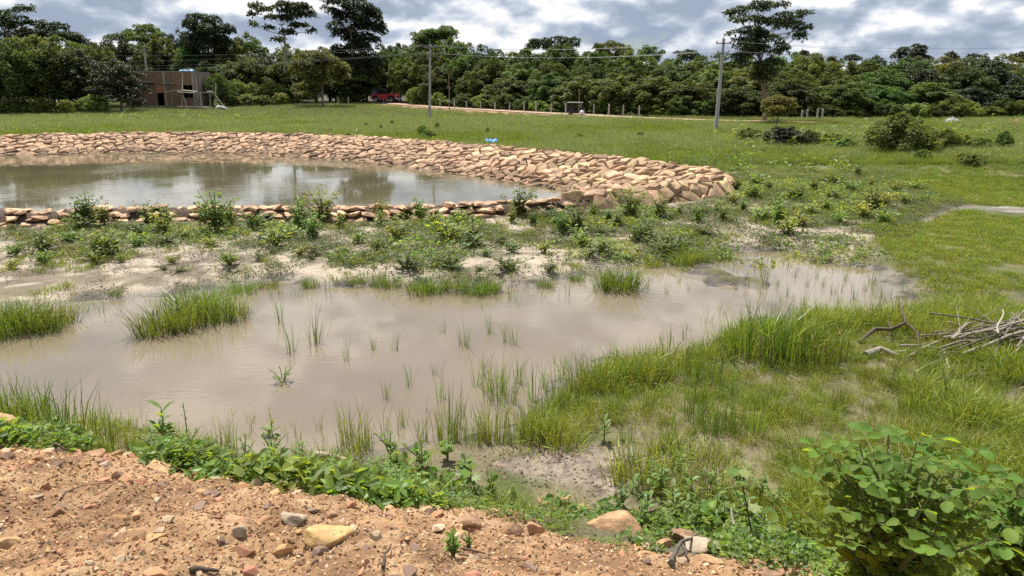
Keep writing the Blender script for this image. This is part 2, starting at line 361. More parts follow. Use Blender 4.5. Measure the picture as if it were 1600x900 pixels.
def watermat(name, col, wave=3.0, strength=0.05, rough=0.04, patch=0.5):
    m, n, l, out = newmat(name)
    tc = n.new('ShaderNodeTexCoord'); mp = n.new('ShaderNodeMapping'); mp.inputs['Scale'].default_value = (1, 2.2, 1); l.new(tc.outputs['Object'], mp.inputs[0])
    t = n.new('ShaderNodeTexNoise'); t.inputs['Scale'].default_value = wave; t.inputs['Detail'].default_value = 4; l.new(mp.outputs[0], t.inputs['Vector'])
    t2 = n.new('ShaderNodeTexNoise'); t2.inputs['Scale'].default_value = patch; t2.inputs['Detail'].default_value = 3; l.new(tc.outputs['Object'], t2.inputs['Vector'])
    rp = n.new('ShaderNodeValToRGB'); rp.color_ramp.elements[0].position = .42; rp.color_ramp.elements[1].position = .62; rp.color_ramp.elements[0].color = (.04, .04, .04, 1); l.new(t2.outputs['Fac'], rp.inputs[0])
    mu = n.new('ShaderNodeMath'); mu.operation = 'MULTIPLY'; mu.inputs[1].default_value = strength; l.new(rp.outputs[0], mu.inputs[0])
    b = n.new('ShaderNodeBump'); b.inputs['Distance'].default_value = .1; l.new(mu.outputs[0], b.inputs['Strength']); l.new(t.outputs['Fac'], b.inputs['Height'])
    cr = n.new('ShaderNodeValToRGB'); cr.color_ramp.elements[0].position = .35; cr.color_ramp.elements[1].position = .7
    cr.color_ramp.elements[0].color = (*[c * .88 for c in col], 1); cr.color_ramp.elements[1].color = (*[c * 1.1 for c in col], 1); l.new(t2.outputs['Fac'], cr.inputs[0])
    p = n.new('ShaderNodeBsdfPrincipled'); l.new(cr.outputs[0], p.inputs['Base Color']); p.inputs['Roughness'].default_value = rough; p.inputs['IOR'].default_value = 1.68; l.new(b.outputs[0], p.inputs['Normal'])
    l.new(p.outputs[0], out.inputs[0]); return m
def groundmat():
    m, n, l, out = newmat('ground')
    tc = n.new('ShaderNodeTexCoord')
    at_ = n.new('ShaderNodeAttribute'); at_.attribute_name = 'Col'; wt = n.new('ShaderNodeAttribute'); wt.attribute_name = 'wet'
    def noise(s, d=6, r=.6):
        t = n.new('ShaderNodeTexNoise'); t.inputs['Scale'].default_value = s; t.inputs['Detail'].default_value = d; t.inputs['Roughness'].default_value = r; l.new(tc.outputs['Object'], t.inputs['Vector']); return t.outputs['Fac']
    a, b = noise(2.6), noise(34, 5, .7)
    mr1 = n.new('ShaderNodeMapRange'); mr1.inputs['From Min'].default_value = .3; mr1.inputs['From Max'].default_value = .7; mr1.inputs['To Min'].default_value = .74; mr1.inputs['To Max'].default_value = 1.22; l.new(a, mr1.inputs['Value'])
    mr2 = n.new('ShaderNodeMapRange'); mr2.inputs['From Min'].default_value = .3; mr2.inputs['From Max'].default_value = .7; mr2.inputs['To Min'].default_value = .70; mr2.inputs['To Max'].default_value = 1.25; l.new(b, mr2.inputs['Value'])
    mu = n.new('ShaderNodeMath'); mu.operation = 'MULTIPLY'; l.new(mr1.outputs[0], mu.inputs[0]); l.new(mr2.outputs[0], mu.inputs[1])
    hs = n.new('ShaderNodeHueSaturation'); l.new(at_.outputs['Color'], hs.inputs['Color']); l.new(mu.outputs[0], hs.inputs['Value'])
    p = n.new('ShaderNodeBsdfPrincipled'); l.new(hs.outputs[0], p.inputs['Base Color'])
    rr = n.new('ShaderNodeMapRange'); rr.inputs['To Min'].default_value = .95; rr.inputs['To Max'].default_value = .42; l.new(wt.outputs['Fac'], rr.inputs['Value']); l.new(rr.outputs[0], p.inputs['Roughness'])
    p.inputs['Specular IOR Level'].default_value = .3
    bp = n.new('ShaderNodeBump'); bp.inputs['Strength'].default_value = .75; bp.inputs['Distance'].default_value = .03; l.new(b, bp.inputs['Height'])
    bp2 = n.new('ShaderNodeBump'); bp2.inputs['Strength'].default_value = .4; bp2.inputs['Distance'].default_value = .12; l.new(noise(6, 4), bp2.inputs['Height']); l.new(bp.outputs[0], bp2.inputs['Normal']); l.new(bp2.outputs[0], p.inputs['Normal'])
    l.new(p.outputs[0], out.inputs[0]); return m

M = dict(
    ground=groundmat(),
    road=solid('road_earth', (0.32, 0.224, 0.152), .95, .18, 3, .3, .02),
    puddle=watermat('muddy_water', (.172, .138, .095), 5.0, .016, .015, .45),
    pond=watermat('pond_water', (.112, .100, .056), 2.6, .05, .04, .25),
    stone=solid('wall_stone', (.385, .262, .156), .92, .38, 5, .6, .03, obj_var=.30, hue=.014),
    rock=solid('bank_rock', (0.342, 0.2115, 0.1125), .92, .40, 9, .9, .03, obj_var=.15, hue=.012),
    rock_ochre=solid('ochre_rock', (0.3872, 0.242, 0.11), .9, .38, 7, .9, .03, hue=.012),
    rock_brown=solid('brown_rock', (0.243, 0.1485, 0.09), .92, .4, 12, .9, .03, obj_var=.2),
    rock_grey=solid('grey_rock', (0.3168, 0.2552, 0.1804), .92, .38, 9, .9, .03),
    peb_red=solid('reddish_pebble', (0.324, 0.1755, 0.0945), .9, .2, 30, .3, .004, obj_var=.35, hue=.02),
    peb_pale=solid('pale_pebble', (0.396, 0.2948, 0.1936), .85, .15, 30, .3, .004, obj_var=.2, hue=.01),
    peb_dark=solid('dark_pebble', (.20, .13, .095), .9, .25, 30, .3, .004, obj_var=.3),
    grav_a=solid('gravel_tan', (.33, .195, .10), .95, .2, 2, 0, obj_var=.28, hue=.015), grav_b=solid('gravel_red', (.30, .155, .085), .95, .2, 2, 0, obj_var=.3, hue=.015), grav_c=solid('gravel_pale', (.44, .32, .20), .95, .15, 2, 0, obj_var=.2), grav_d=solid('gravel_dark', (.17, .11, .075), .95, .2, 2, 0, obj_var=.3),
    bark=solid('bark', (.17, .135, .10), .95, .3, 5, .6, .03),
    bark_pale=solid('pale_bark', (.26, .235, .19), .95, .25, 5, .5, .03),
    stick=solid('dry_stick', (.175, .15, .122), .9, .35, 14, .4, .01, obj_var=.5),
    stick_dark=solid('dark_stick', (.075, .055, .042), .85, .3, 18, .4, .006, obj_var=.2),
    stick_brown=solid('brown_stick', (.19, .13, .09), .9, .3, 18, .4, .006, obj_var=.2),
    stem=solid('green_stem', (.13, .15, .05), .7, .2, 9, 0),
    concrete=solid('pole_concrete', (0.323, 0.306, 0.2805), .9, .12, 3, .2, .01),
    post=solid('fence_concrete', (0.33, 0.3168, 0.2904), .9, .15, 5, .2, .01, obj_var=.15),
    steel=solid('galvanised_steel', (.22, .22, .23), .6, .1, 5, 0, metal=.6),
    insul=solid('insulator_porcelain', (.25, .14, .10), .3, .1, 5, 0),
    wire=solid('wire', (.16, .16, .17), .5, .05, 3, 0, metal=.5),
    bamboo=solid('bamboo', (0.336, 0.296, 0.224), .8, .2, 4, .2, .01, obj_var=.2),
    plank=solid('weathered_plank', (0.4, 0.368, 0.304), .85, .2, 5, .3, .01, obj_var=.2),
    plaster=solid('rough_brick_wall', (.165, .108, .072), .95, .38, 2.2, .6, .03, stretch=(1, 1, 4)),
    slabm=solid('cement_slab', (.24, .21, .18), .95, .2, 2, .4, .02),
    dark=solid('dark_interior', (.03, .026, .022), .95, .1, 2, 0),
    tarp_blue=solid('blue_tarp', (.10, .26, .46), .5, .2, 3, .3, .02),
    tarp_white=solid('white_sack', (0.576, 0.568, 0.544), .7, .12, 5, .4, .02),
    heap=solid('grey_heap', (0.352, 0.344, 0.328), .95, .15, 6, .5, .05),
    heap_red=solid('red_earth', (.30, .15, .085), .95, .25, 4, .5, .05),
    red=solid('red_paint', (.27, .011, .02), .28, .08, 2, 0, spec=.6),
    black=solid('black_plastic', (.018, .018, .02), .5, .1, 5, 0),
    glass=solid('tinted_glass', (.012, .014, .016), .08, .05, 2, 0, spec=.6),
    chrome=solid('chrome', (.55, .55, .56), .25, .05, 3, 0, metal=.9),
    lamp=solid('lamp_glass', (.75, .75, .72), .15, .05, 3, 0, spec=.6),
    tyre=solid('tyre', (.02, .02, .02), .85, .2, 20, .2, .005),
    leaf=plant('plantation_leaf', (0.07022, 0.1003, 0.02407), (0.1471, 0.2006, 0.02006), .32, .55, .34, .2, .04),
    leaf_dark=plant('dark_leaf', (0.02736, 0.0432, 0.01368), (0.0504, 0.0792, 0.01008), .25, .5, .22, .3),
    leaf_olive=plant('olive_leaf', (0.0972, 0.1089, 0.02489), (0.21, 0.2255, 0.02333), .32, .5, .2, .25),
    leaf_light=plant('light_leaf', (0.1205, 0.1594, 0.03266), (0.2644, 0.3266, 0.02722), .38, .5, .25, .28),
    leaf_tall=plant('tall_tree_leaf', (0.0324, 0.05184, 0.01584), (0.0648, 0.1008, 0.01152), .25, .48, .18, .30),
    weed=plant('weed_leaf', (0.1354, 0.1847, 0.04104), (0.3119, 0.3857, 0.03694), .40, .5, .35, .3, .045),
    cover=plant('ground_cover_leaf', (0.0756, 0.0972, 0.03024), (0.1584, 0.2016, 0.0288), .34, .55, .3, .3),
    fringe=plant('fringe_leaf', (0.1273, 0.1929, 0.04104), (0.3119, 0.4104, 0.03283), .42, .5, .25, .35),
    shrub=plant('shrub_leaf', (0.08592, 0.1517, 0.03033), (0.364, 0.4852, 0.01517), .40, .55, .34, .10, .02),
    grass=plant('field_grass', (0.1818, 0.2393, 0.04609), (0.2926, 0.3634, 0.03546), .28, .55, .22, .25),
    grass_pale=plant('seeding_grass', (0.2544, 0.2914, 0.1026), (0.3037, 0.3447, 0.09027), .32, .6, .18, .2),
    lawn=plant('lawn_grass', (0.2068, 0.2481, 0.04136), (0.3586, 0.4136, 0.03217), .30, .5, .25, .3),
    reed=plant('water_grass', (0.108, 0.1584, 0.03024), (0.2304, 0.3168, 0.0216), .38, .42, .18, .4),
    dry=plant('dry_grass', (0.2448, 0.2016, 0.1008), (0.216, 0.1728, 0.0648), .25, .6, .2, .2),
    litter=plant('litter', (0.09, 0.0702, 0.0468), (0.054, 0.0405, 0.018), .1, .8, .35, .1),
    dryleaf=solid('dry_weed', (.16, .12, .07), .9, .2, 9, 0),
)

# ------------------------------------------------------------------ ground
SAND = polyz([(-300, 350), (0, 345), (300, 328), (700, 322), (1000, 296), (1140, 276), (1290, 262), (1420, 284), (1480, 318), (1400, 345), (1360, 385), (1330, 405), (1150, 400), (1000, 415), (900, 432),
              (820, 452), (700, 460), (420, 446), (230, 462), (130, 474), (0, 520), (-300, 560)], .12)
LAWN = polyz([(1395, 345), (1480, 330), (1700, 318), (2100, 318), (2400, 560), (1900, 530), (1600, 505), (1440, 505), (1450, 440), (1385, 385)], .12)
FORE = polyz([(860, 690), (900, 632), (960, 602), (1040, 575), (1130, 560), (1200, 520), (1330, 508), (1500, 500), (2300, 520), (2300, 1000), (1500, 930), (1330, 860), (1180, 800), (1020, 760), (990, 715), (900, 700)], .10)
MUDP = polyz([(760, 728), (830, 705), (930, 700), (985, 708), (975, 740), (985, 785), (930, 800), (880, 770), (830, 745)], .14)
CREEK = polyz([(1400, 350), (1440, 335), (1475, 318), (1540, 323), (1700, 330), (1700, 338), (1560, 330), (1485, 328), (1440, 347)], .12)
def make_ground():
    Y1 = 2.6 * np.exp(np.arange(0, 500) * .0047); Y2 = Y1[-1] * np.exp(np.arange(1, 270) * .0155); Y = np.concatenate([Y1, Y2]) - 3.6
    nT = 480; t = np.linspace(-1.25, 1.25, nT); t = t * (.72 + .28 * np.abs(t / 1.25))
    X = (Y[:, None] + 4.6) * t[None, :]; YY = np.repeat(Y[:, None], nT, 1)
    x, y = X.ravel(), YY.ravel(); z = H(x, y)
    GRID.update(Y=Y, T=t, Z=z.reshape(len(Y), nT)); nR = len(Y); idx = np.arange(nR * nT).reshape(nR, nT)
    F = np.stack([idx[:-1, :-1], idx[:-1, 1:], idx[1:, 1:], idx[1:, :-1]], -1).reshape(-1, 4)
    me_b = MB(); me_b.add(np.stack([x, y, z], 1), F); me = me_b.mesh('ground', M['ground'], True)
    def C(*c): return .90 * np.array(c)[None, :]
    n1 = fbm(x * .5, y * .5, 61, 4); n2 = fbm(x * 2.5, y * 2.5, 62, 4); n3 = fbm(x * .09, y * .09, 63, 3)
    def mix(a, b, w): w = np.clip(w, 0, 1)[:, None]; return a * (1 - w) + b * w
    col = mix(C(.085, .100, .030) + 0 * x[:, None], C(.145, .135, .055), ss(.4, .65, n1))                       # soil and thatch under the field grass
    sdS = sdpoly(SAND, x, y); sand = mix(C(.41, .345, .265) + 0 * x[:, None], C(.18, .148, .108), ss(.46, .60, n2 * .6 + n1 * .4))
    col = mix(col, sand, ss(.6, -.7, sdS + 1.2 * (n1 - .5)) * (1 - .55 * ss(18, 22, y) * ss(3, 6, x)))
    near = ss(14, 9, y); col = mix(col, C(.20, .165, .105), ss(.42, .62, n2) * near * .8)
    sdp = sdpoly(PUD, x, y)
    wet = ss(.10, .015, z) * (y < 30) * (sdp < 2.5)
    wet = np.maximum(wet, ss(.25, -.1, sdpoly(CREEK, x, y)) * .9)
    shore = (sdp < 3) & (bank_s(x, y) > .6)
    col = mix(col, C(.175, .145, .115), wet * .9)
    dk = ss(.50, .62, fbm(x * 3.1, y * 3.1, 65, 4)) * ss(.12, .02, z) * shore; col = mix(col, C(.06, .048, .038), np.clip(dk * 1.1, 0, 1))
    md = ss(.12, -.22, sdpoly(MUDP, x, y) + .7 * (n2 - .5)); col = mix(col, mix(C(.29, .232, .18) + 0 * x[:, None], C(.11, .085, .065), ss(.45, .70, fbm(x * 15, y * 15, 66, 4)) * .85), md)
    s = bank_s(x, y) + .35 * (fbm(x * 1.1, y * 1.1, 31, 3) - .5)
    dirt = mix(C(.385, .235, .122) + 0 * x[:, None], C(.225, .128, .066), ss(.38, .62, n2)); dirt = mix(dirt, C(.47, .315, .18), ss(.55, .7, fbm(x * 5, y * 5, 67, 3)) * .6)
    fr = ss(.14, .0, s); col = mix(col, C(.13, .105, .065), ss(1.1, .5, s) * (1 - md) * .8); col = mix(col, dirt, fr)
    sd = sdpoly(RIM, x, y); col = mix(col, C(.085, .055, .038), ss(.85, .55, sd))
    rd, _ = road_d(x, y); col = mix(col, C(.34, .20, .125), ss(3.6, 2.2, rd) * .8)
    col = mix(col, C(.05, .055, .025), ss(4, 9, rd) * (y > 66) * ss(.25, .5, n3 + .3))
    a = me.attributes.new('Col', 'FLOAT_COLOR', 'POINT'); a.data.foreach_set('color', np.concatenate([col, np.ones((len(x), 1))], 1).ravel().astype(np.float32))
    w = me.attributes.new('wet', 'FLOAT', 'POINT'); w.data.foreach_set('value', np.clip(wet * (fr < .5), 0, 1).astype(np.float32))
    o = link(me, 'ground'); tag(o, kind='structure'); return o
make_ground()
def sheet(name, P, z, mat, step):
    """flat water sheet inside the box of P"""
    mb = MB(); V = [(p[0], p[1], z) for p in P]; mb.add(V, np.array([list(range(len(V)))])); o = mb.build(name, mat); tag(o, kind='structure'); return o
sheet('puddle_water', [(-16, 4.2), (-3.6, 5.5), (-1.0, 5.2), (1.6, 5.9), (9.0, 8.4), (9.0, 15.0), (4.8, 16.2), (-1, 13.2), (-10, 13.2), (-16, 12.0)], 0.0, M['puddle'], 1)
sheet('pond_water', [tuple(p) for p in (RIM + (RIM.mean(0) - RIM) / np.linalg.norm(RIM.mean(0) - RIM, axis=1, keepdims=True) * .5)], -0.30, M['pond'], 1)
sheet('creek_water', [atz(1535, 326, .13), atz(1570, 322, .13), atz(1700, 330, .13), atz(1700, 338, .13), atz(1600, 333, .13), atz(1545, 330, .13)], .135, M['puddle'], 1)
def make_road():
    mb = MB(); P = []
    for i in range(len(ROAD) - 1):
        a = np.array(ROAD[i]); b = np.array(ROAD[i + 1]); k = max(2, int(np.linalg.norm(b - a) / 1.5))
        for j in range(k): t = j / k; P.append((*(a + (b - a) * t), ROAD_Z[i] + (ROAD_Z[i + 1] - ROAD_Z[i]) * t))
    P = np.array(P); V = []; nn = 5
    for i, p in enumerate(P):
        d = P[min(i + 1, len(P) - 1)] - P[max(i - 1, 0)]; q = np.array([-d[1], d[0]]); q /= np.linalg.norm(q)
        for k in range(nn):
            o = (k / (nn - 1) - .5) * 2.5 * (1 + .12 * math.sin(i * .7 + k)); V.append((p[0] + q[0] * o, p[1] + q[1] * o, p[2] + .03 + .02 * (1 - abs(k - 2) / 2) + random.uniform(0, .015)))
    F = [[i * nn + k, i * nn + k + 1, (i + 1) * nn + k + 1, (i + 1) * nn + k] for i in range(len(P) - 1) for k in range(nn - 1)]
    mb.add(V, F); tag(mb.build('dirt_road', M['road']), kind='structure')
make_road()

# ------------------------------------------------------------------ stone lined basin
def make_basin():
    root = empty('stone_basin', (float(RIM[:, 0].mean()), float(RIM[:, 1].mean()), -1.0))
    tag(root, 'reservoir bank lined with pinkish rubble stones around the brown pond', 'stone embankment')
    P = catmull(RIM, .25); d = np.linalg.norm(np.roll(P, -1, 0) - P, axis=1); Uc = np.concatenate([[0], np.cumsum(d)])
    tot = Uc[-1]; Pc = np.vstack([P, P[:1]])
    area = np.sum(P[:, 0] * np.roll(P[:, 1], -1) - P[:, 1] * np.roll(P[:, 0], -1))
    tg = np.roll(P, -3, 0) - np.roll(P, 3, 0); nr = norm(np.stack([tg[:, 1], -tg[:, 0]], 1)) * (1 if area > 0 else -1); nr = np.vstack([nr, nr[:1]])  # outward
    prof_v = np.array([0, 3.80, 4.15, 4.60]); prof_o = np.array([-3.7, 0, .36, .70]); prof_z = np.array([-.40, RIM_Z, RIM_Z, -.02])
    def S(u, v):
        u = u % tot; x = np.interp(u, Uc, Pc[:, 0]); y = np.interp(u, Uc, Pc[:, 1]); nx = np.interp(u, Uc, nr[:, 0]); ny = np.interp(u, Uc, nr[:, 1])
        o = np.interp(v, prof_v, prof_o); z = np.interp(v, prof_v, prof_z); return np.array([x + nx * o, y + ny * o, z])
    r = random.Random(5); seeds = {}; cu, cv = .36, .35
    nu = int(tot / cu); cu = tot / nu; nv = int(4.60 / cv) + 1
    for i in range(nu):
        for j in range(nv):
            if r.random() < .20: continue
            seeds[i, j] = ((i + .5 + r.uniform(-.42, .42) + .25 * (j % 2)) * cu, (j + .4 + r.uniform(-.40, .40)) * cv)
    info = []
    for (i, j), (su, sv) in seeds.items():
        c = S(su, sv); 
        if abs(c[0]) > .80 * (c[1] + 2): continue                       # behind the left edge of the place in view
        far = c[1] > 26.5 or c[0] > 1.5
        if not far: continue                                # inner face of the near bank is out of sight
        if far and c[0] < 2 and sv > 4.30: continue
        poly = [(su - 1.4, sv - 1.2), (su + 1.4, sv - 1.2), (su + 1.4, sv + 1.2), (su - 1.4, sv + 1.2)]
        for di in range(-3, 4):
            for dj in range(-3, 4):
                if di == 0 and dj == 0: continue
                k = ((i + di) % nu, j + dj)
                if k not in seeds: continue
                ou, ov = seeds[k]; ou += tot * (1 if i + di >= nu else -1 if i + di < 0 else 0)
                mx, my = (su + ou) / 2, (sv + ov) / 2; dx, dy = ou - su, ov - sv
                q = []
                for a in range(len(poly)):
                    p0, p1 = poly[a], poly[(a + 1) % len(poly)]
                    e0 = (p0[0] - mx) * dx + (p0[1] - my) * dy; e1 = (p1[0] - mx) * dx + (p1[1] - my) * dy
                    if e0 <= 0: q.append(p0)
                    if (e0 < 0) != (e1 < 0) and e0 != e1: t = e0 / (e0 - e1); q.append((p0[0] + (p1[0] - p0[0]) * t, p0[1] + (p1[1] - p0[1]) * t))
                poly = q
                if len(poly) < 3: break
            if len(poly) < 3: break
        if len(poly) < 3: continue
        poly = [(a, min(max(b, .0), 4.6)) for a, b in poly]
        # merge tiny edges, shrink for the joint
        g = []
        for a in range(len(poly)):
            p0, p1 = poly[a], poly[(a + 1) % len(poly)]
            if math.hypot(p1[0] - p0[0], p1[1] - p0[1]) > .06: g.append(p1)
        if len(g) < 3: continue
        mu = sum(p[0] for p in g) / len(g); mv = sum(p[1] for p in g) / len(g)
        g = [(mu + (a - mu) * .93, mv + (b - mv) * .92) for a, b in g]
        W = [S(a, b) for a, b in g]; cc = np.mean(W, 0)
        nrm = np.zeros(3)
        for a in range(len(W)): nrm += np.cross(W[a] - cc, W[(a + 1) % len(W)] - cc)
        nrm = nrm / (np.linalg.norm(nrm) + 1e-9)
        if nrm[2] < 0: nrm = -nrm; W = W[::-1]
        rub = 1.0 if c[0] > -1 else .45                                        # rougher rubble towards the right end
        tilt = np.array([r.uniform(-.24, .24), r.uniform(-.24, .24), r.uniform(-.24, .24)]) * rub
        th = r.uniform(.03, .13); V = []
        nW = len(W)
        off = [float(np.dot(w - cc, tilt)) for w in W]
        rag = [r.uniform(.92, 1.03) for _ in W]
        for w in W: V.append(cc + (w - cc) * .98 - nrm * .14)
        for w, o, k in zip(W, off, rag): V.append(cc + (w - cc) * k + nrm * (th * .55 + o))
        for w, o, k in zip(W, off, rag): V.append(cc + (w - cc) * .86 * k + nrm * (th + o + r.uniform(-.012, .012)))
        V.append(cc + nrm * (th + .018))
        F = []
        for a in range(nW):
            b = (a + 1) % nW
            for L0 in (0, nW): F += [[L0 + a, L0 + b, L0 + nW + b], [L0 + a, L0 + nW + b, L0 + nW + a]]
            F.append([2 * nW + a, 2 * nW + b, 3 * nW])
        A = .5 * abs(sum(g[a][0] * g[(a + 1) % len(g)][1] - g[(a + 1) % len(g)][0] * g[a][1] for a in range(len(g))))
        vis = 1.0
        depth = dcam(Vector(cc)); inview = abs(cc[0] / depth) < .69 and cc[2] > -.33
        info.append((A * vis / depth ** 2 * (1 if inview else .0), np.array(V), np.array(F), cc))
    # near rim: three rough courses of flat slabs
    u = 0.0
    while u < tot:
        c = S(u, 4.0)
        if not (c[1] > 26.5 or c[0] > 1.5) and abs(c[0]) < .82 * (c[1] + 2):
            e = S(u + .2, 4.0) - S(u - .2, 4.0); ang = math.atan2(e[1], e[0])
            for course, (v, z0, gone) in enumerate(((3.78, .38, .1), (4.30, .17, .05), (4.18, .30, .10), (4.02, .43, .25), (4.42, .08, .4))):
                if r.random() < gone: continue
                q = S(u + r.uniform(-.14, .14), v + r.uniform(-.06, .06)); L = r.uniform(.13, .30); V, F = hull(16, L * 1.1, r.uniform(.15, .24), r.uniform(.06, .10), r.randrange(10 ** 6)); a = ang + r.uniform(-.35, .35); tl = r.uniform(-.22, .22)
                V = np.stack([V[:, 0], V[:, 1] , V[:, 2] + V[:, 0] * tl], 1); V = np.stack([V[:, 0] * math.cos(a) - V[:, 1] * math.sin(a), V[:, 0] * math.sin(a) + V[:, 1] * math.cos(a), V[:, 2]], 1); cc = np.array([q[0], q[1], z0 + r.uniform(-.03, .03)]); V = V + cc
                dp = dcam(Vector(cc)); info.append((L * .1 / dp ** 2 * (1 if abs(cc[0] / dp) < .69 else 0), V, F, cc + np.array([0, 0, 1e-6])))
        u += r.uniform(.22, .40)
    info.sort(key=lambda t: -t[0])
    inv = root.matrix_world.inverted()
    rl = np.array(root.location)
    rest = MB()
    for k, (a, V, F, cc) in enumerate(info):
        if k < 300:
            mb = MB(); mb.add(V - cc, F, r.uniform(.72, 1.22) * (1.5 if cc[1] < 24 and cc[0] < 1.5 else 1) * (.68 if cc[2] < -.17 else 1)); mb.build('stone', M['stone'], root).location = cc - rl  # near rim stones tinted lighter to offset shade on their camera-facing sides
        else: rest.add(V - rl, F, r.uniform(.55, 1.36) * (1.5 if cc[1] < 24 and cc[0] < 1.5 else 1) * (.68 if cc[2] < -.17 else 1))  # same near rim lightening against shade, put into the tint
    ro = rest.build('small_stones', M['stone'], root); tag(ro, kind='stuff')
make_basin()

# ------------------------------------------------------------------ geometry-node scatter for uncountable cover
def scatter(name, label, cat, protos, P, scl, tilt=.15, rz=None):
    P = np.asarray(P, np.float32); N = len(P); me = bpy.data.meshes.new(name); me.vertices.add(N); me.vertices.foreach_set('co', P.ravel())
    rot = np.stack([rng.normal(0, tilt, N), rng.normal(0, tilt, N), rng.uniform(0, 2 * np.pi, N) if rz is None else rz], 1).astype(np.float32)
    me.attributes.new('rot', 'FLOAT_VECTOR', 'POINT').data.foreach_set('vector', rot.ravel())
    me.attributes.new('scl', 'FLOAT', 'POINT').data.foreach_set('value', np.asarray(scl, np.float32))
    me.attributes.new('pick', 'INT', 'POINT').data.foreach_set('value', rng.integers(0, len(protos), N).astype(np.int32))
    o = bpy.data.objects.new(name, me); sc.collection.objects.link(o)
    ng = bpy.data.node_groups.new(name, 'GeometryNodeTree'); ng.interface.new_socket('Geometry', in_out='INPUT', socket_type='NodeSocketGeometry'); ng.interface.new_socket('Geometry', in_out='OUTPUT', socket_type='NodeSocketGeometry')
    n = ng.nodes; l = ng.links; gi = n.new('NodeGroupInput'); go = n.new('NodeGroupOutput'); ip = n.new('GeometryNodeInstanceOnPoints'); g2i = n.new('GeometryNodeGeometryToInstance')
    for k, me_p in enumerate(protos):
        po = bpy.data.objects.new(name + '_kind', me_p); oi = n.new('GeometryNodeObjectInfo'); oi.inputs['Object'].default_value = po; oi.inputs['As Instance'].default_value = False
        l.new(oi.outputs['Geometry'], g2i.inputs[0])
    l.new(gi.outputs[0], ip.inputs['Points']); l.new(g2i.outputs[0], ip.inputs['Instance']); ip.inputs['Pick Instance'].default_value = True
    def na(nm, t):
        a = n.new('GeometryNodeInputNamedAttribute'); a.data_type = t; a.inputs['Name'].default_value = nm; return a.outputs['Attribute']
    l.new(na('pick', 'INT'), ip.inputs['Instance Index']); l.new(na('scl', 'FLOAT'), ip.inputs['Scale'])
    e = n.new('FunctionNodeEulerToRotation'); l.new(na('rot', 'FLOAT_VECTOR'), e.inputs[0]); l.new(e.outputs[0], ip.inputs['Rotation'])
    l.new(ip.outputs[0], go.inputs[0])
    md = o.modifiers.new('scatter', 'NODES'); md.node_group = ng
    tag(o, label, cat, kind='stuff'); return o
def randin(n, x0, x1, y0, y1): return rng.uniform(x0, x1, n), rng.uniform(y0, y1, n)
def P3(x, y): return np.stack([x, y, Hg(x, y)], 1)

def blade_proto(name, mat, spec):
    mb = MB()
    for s in spec: blades(mb, **s)
    return mb.mesh(name, mat)
def blade_flat(me):
    for v in me.vertices: v.co.z = abs(v.co.z) * .05
    return me
def patch_proto(name, mat, n, rad, size, shape, seed, hgt=.05, up=.7):
    r = np.random.default_rng(seed); mb = MB(); a = r.uniform(0, 2 * np.pi, n); rr = rad * np.sqrt(r.uniform(0, 1, n))
    pos = np.stack([rr * np.cos(a), rr * np.sin(a), hgt * r.uniform(.0, 1, n) * (1.1 - rr / rad)], 1)
    b = r.uniform(0, 2 * np.pi, n); ax = np.stack([np.cos(b), np.sin(b), r.uniform(-.1, .7, n)], 1); nm = np.stack([r.normal(0, .45, n), r.normal(0, .45, n), np.full(n, up)], 1)
    leaves(mb, shape, pos, ax, nm, size * r.uniform(.5, 1.2, n), r.uniform(.65, 1.35, n)); return mb.mesh(name, mat)

# far field of grass
def field():
    x, y = randin(150000, -80, 80, 22, 104)
    keep = (np.abs(x) < .78 * (y + 3)); x, y = x[keep], y[keep]
    sd = sdpoly(RIM, x, y); rd, _ = road_d(x, y); sS = sdpoly(SAND, x, y); sL = sdpoly(LAWN, x, y)
    behind = (y > 33) | (x > 3)
    n = fbm(x * .12, y * .12, 71, 3); n2 = fbm(x * .5, y * .5, 72, 3)
    left_far = (x < -8) & (y > 84)
    lim = np.interp(x, [-60, -10, 5, 15, 60], [104, 104, 92, 80, 74])
    keep = (sd > .95) & (rd > 2.6) & ((sS > .3 + 1.6 * n2) | ((x > 5) & (y > 20) & (n2 > .47))) & (sL > 0.) & behind & (y < lim)
    x, y, n, n2, sd = x[keep], y[keep], n[keep], n2[keep], sd[keep]
    dens = np.clip(1.15 - y / 130, .35, 1); k = rng.uniform(size=len(x)) < dens; x, y, n, n2, sd = x[k], y[k], n[k], n2[k], sd[k]
    pale = ss(.40, .62, n * .5 + n2 * .5 + .12 * ss(48, 70, y) - .10 * ss(10, 3, sd)) > rng.uniform(size=len(x))
    lush = [blade_proto('field_tuft', M['grass'], [dict(n=60, h=.34, w=.016, rad=.38, lean=.5, seed=i, droop=.4)]) for i in range(3)]
    pl = [blade_proto('seed_tuft', M['grass_pale'], [dict(n=44, h=.52, w=.014, rad=.42, lean=.35, seed=20 + i, droop=.35, tint=(.8, 1.3)), dict(n=26, h=.3, w=.016, rad=.4, lean=.5, seed=40 + i, tint=(.45, .75))]) for i in range(3)]
    short = np.where((y < 30) & (x > 5), .5, 1.0) * (1 - .45 * ss(62, 78, y))
    scatter('field_grass', 'lush green grass covering the field behind the stone bank', 'grass', lush, P3(x[~pale], y[~pale]), (rng.uniform(.7, 1.25, len(x)) * short)[~pale])
    scatter('seeding_grass', 'pale seeding grass drifting across the far field', 'grass', pl, P3(x[pale], y[pale]), (rng.uniform(.7, 1.2, len(x)) * short)[pale])
field()
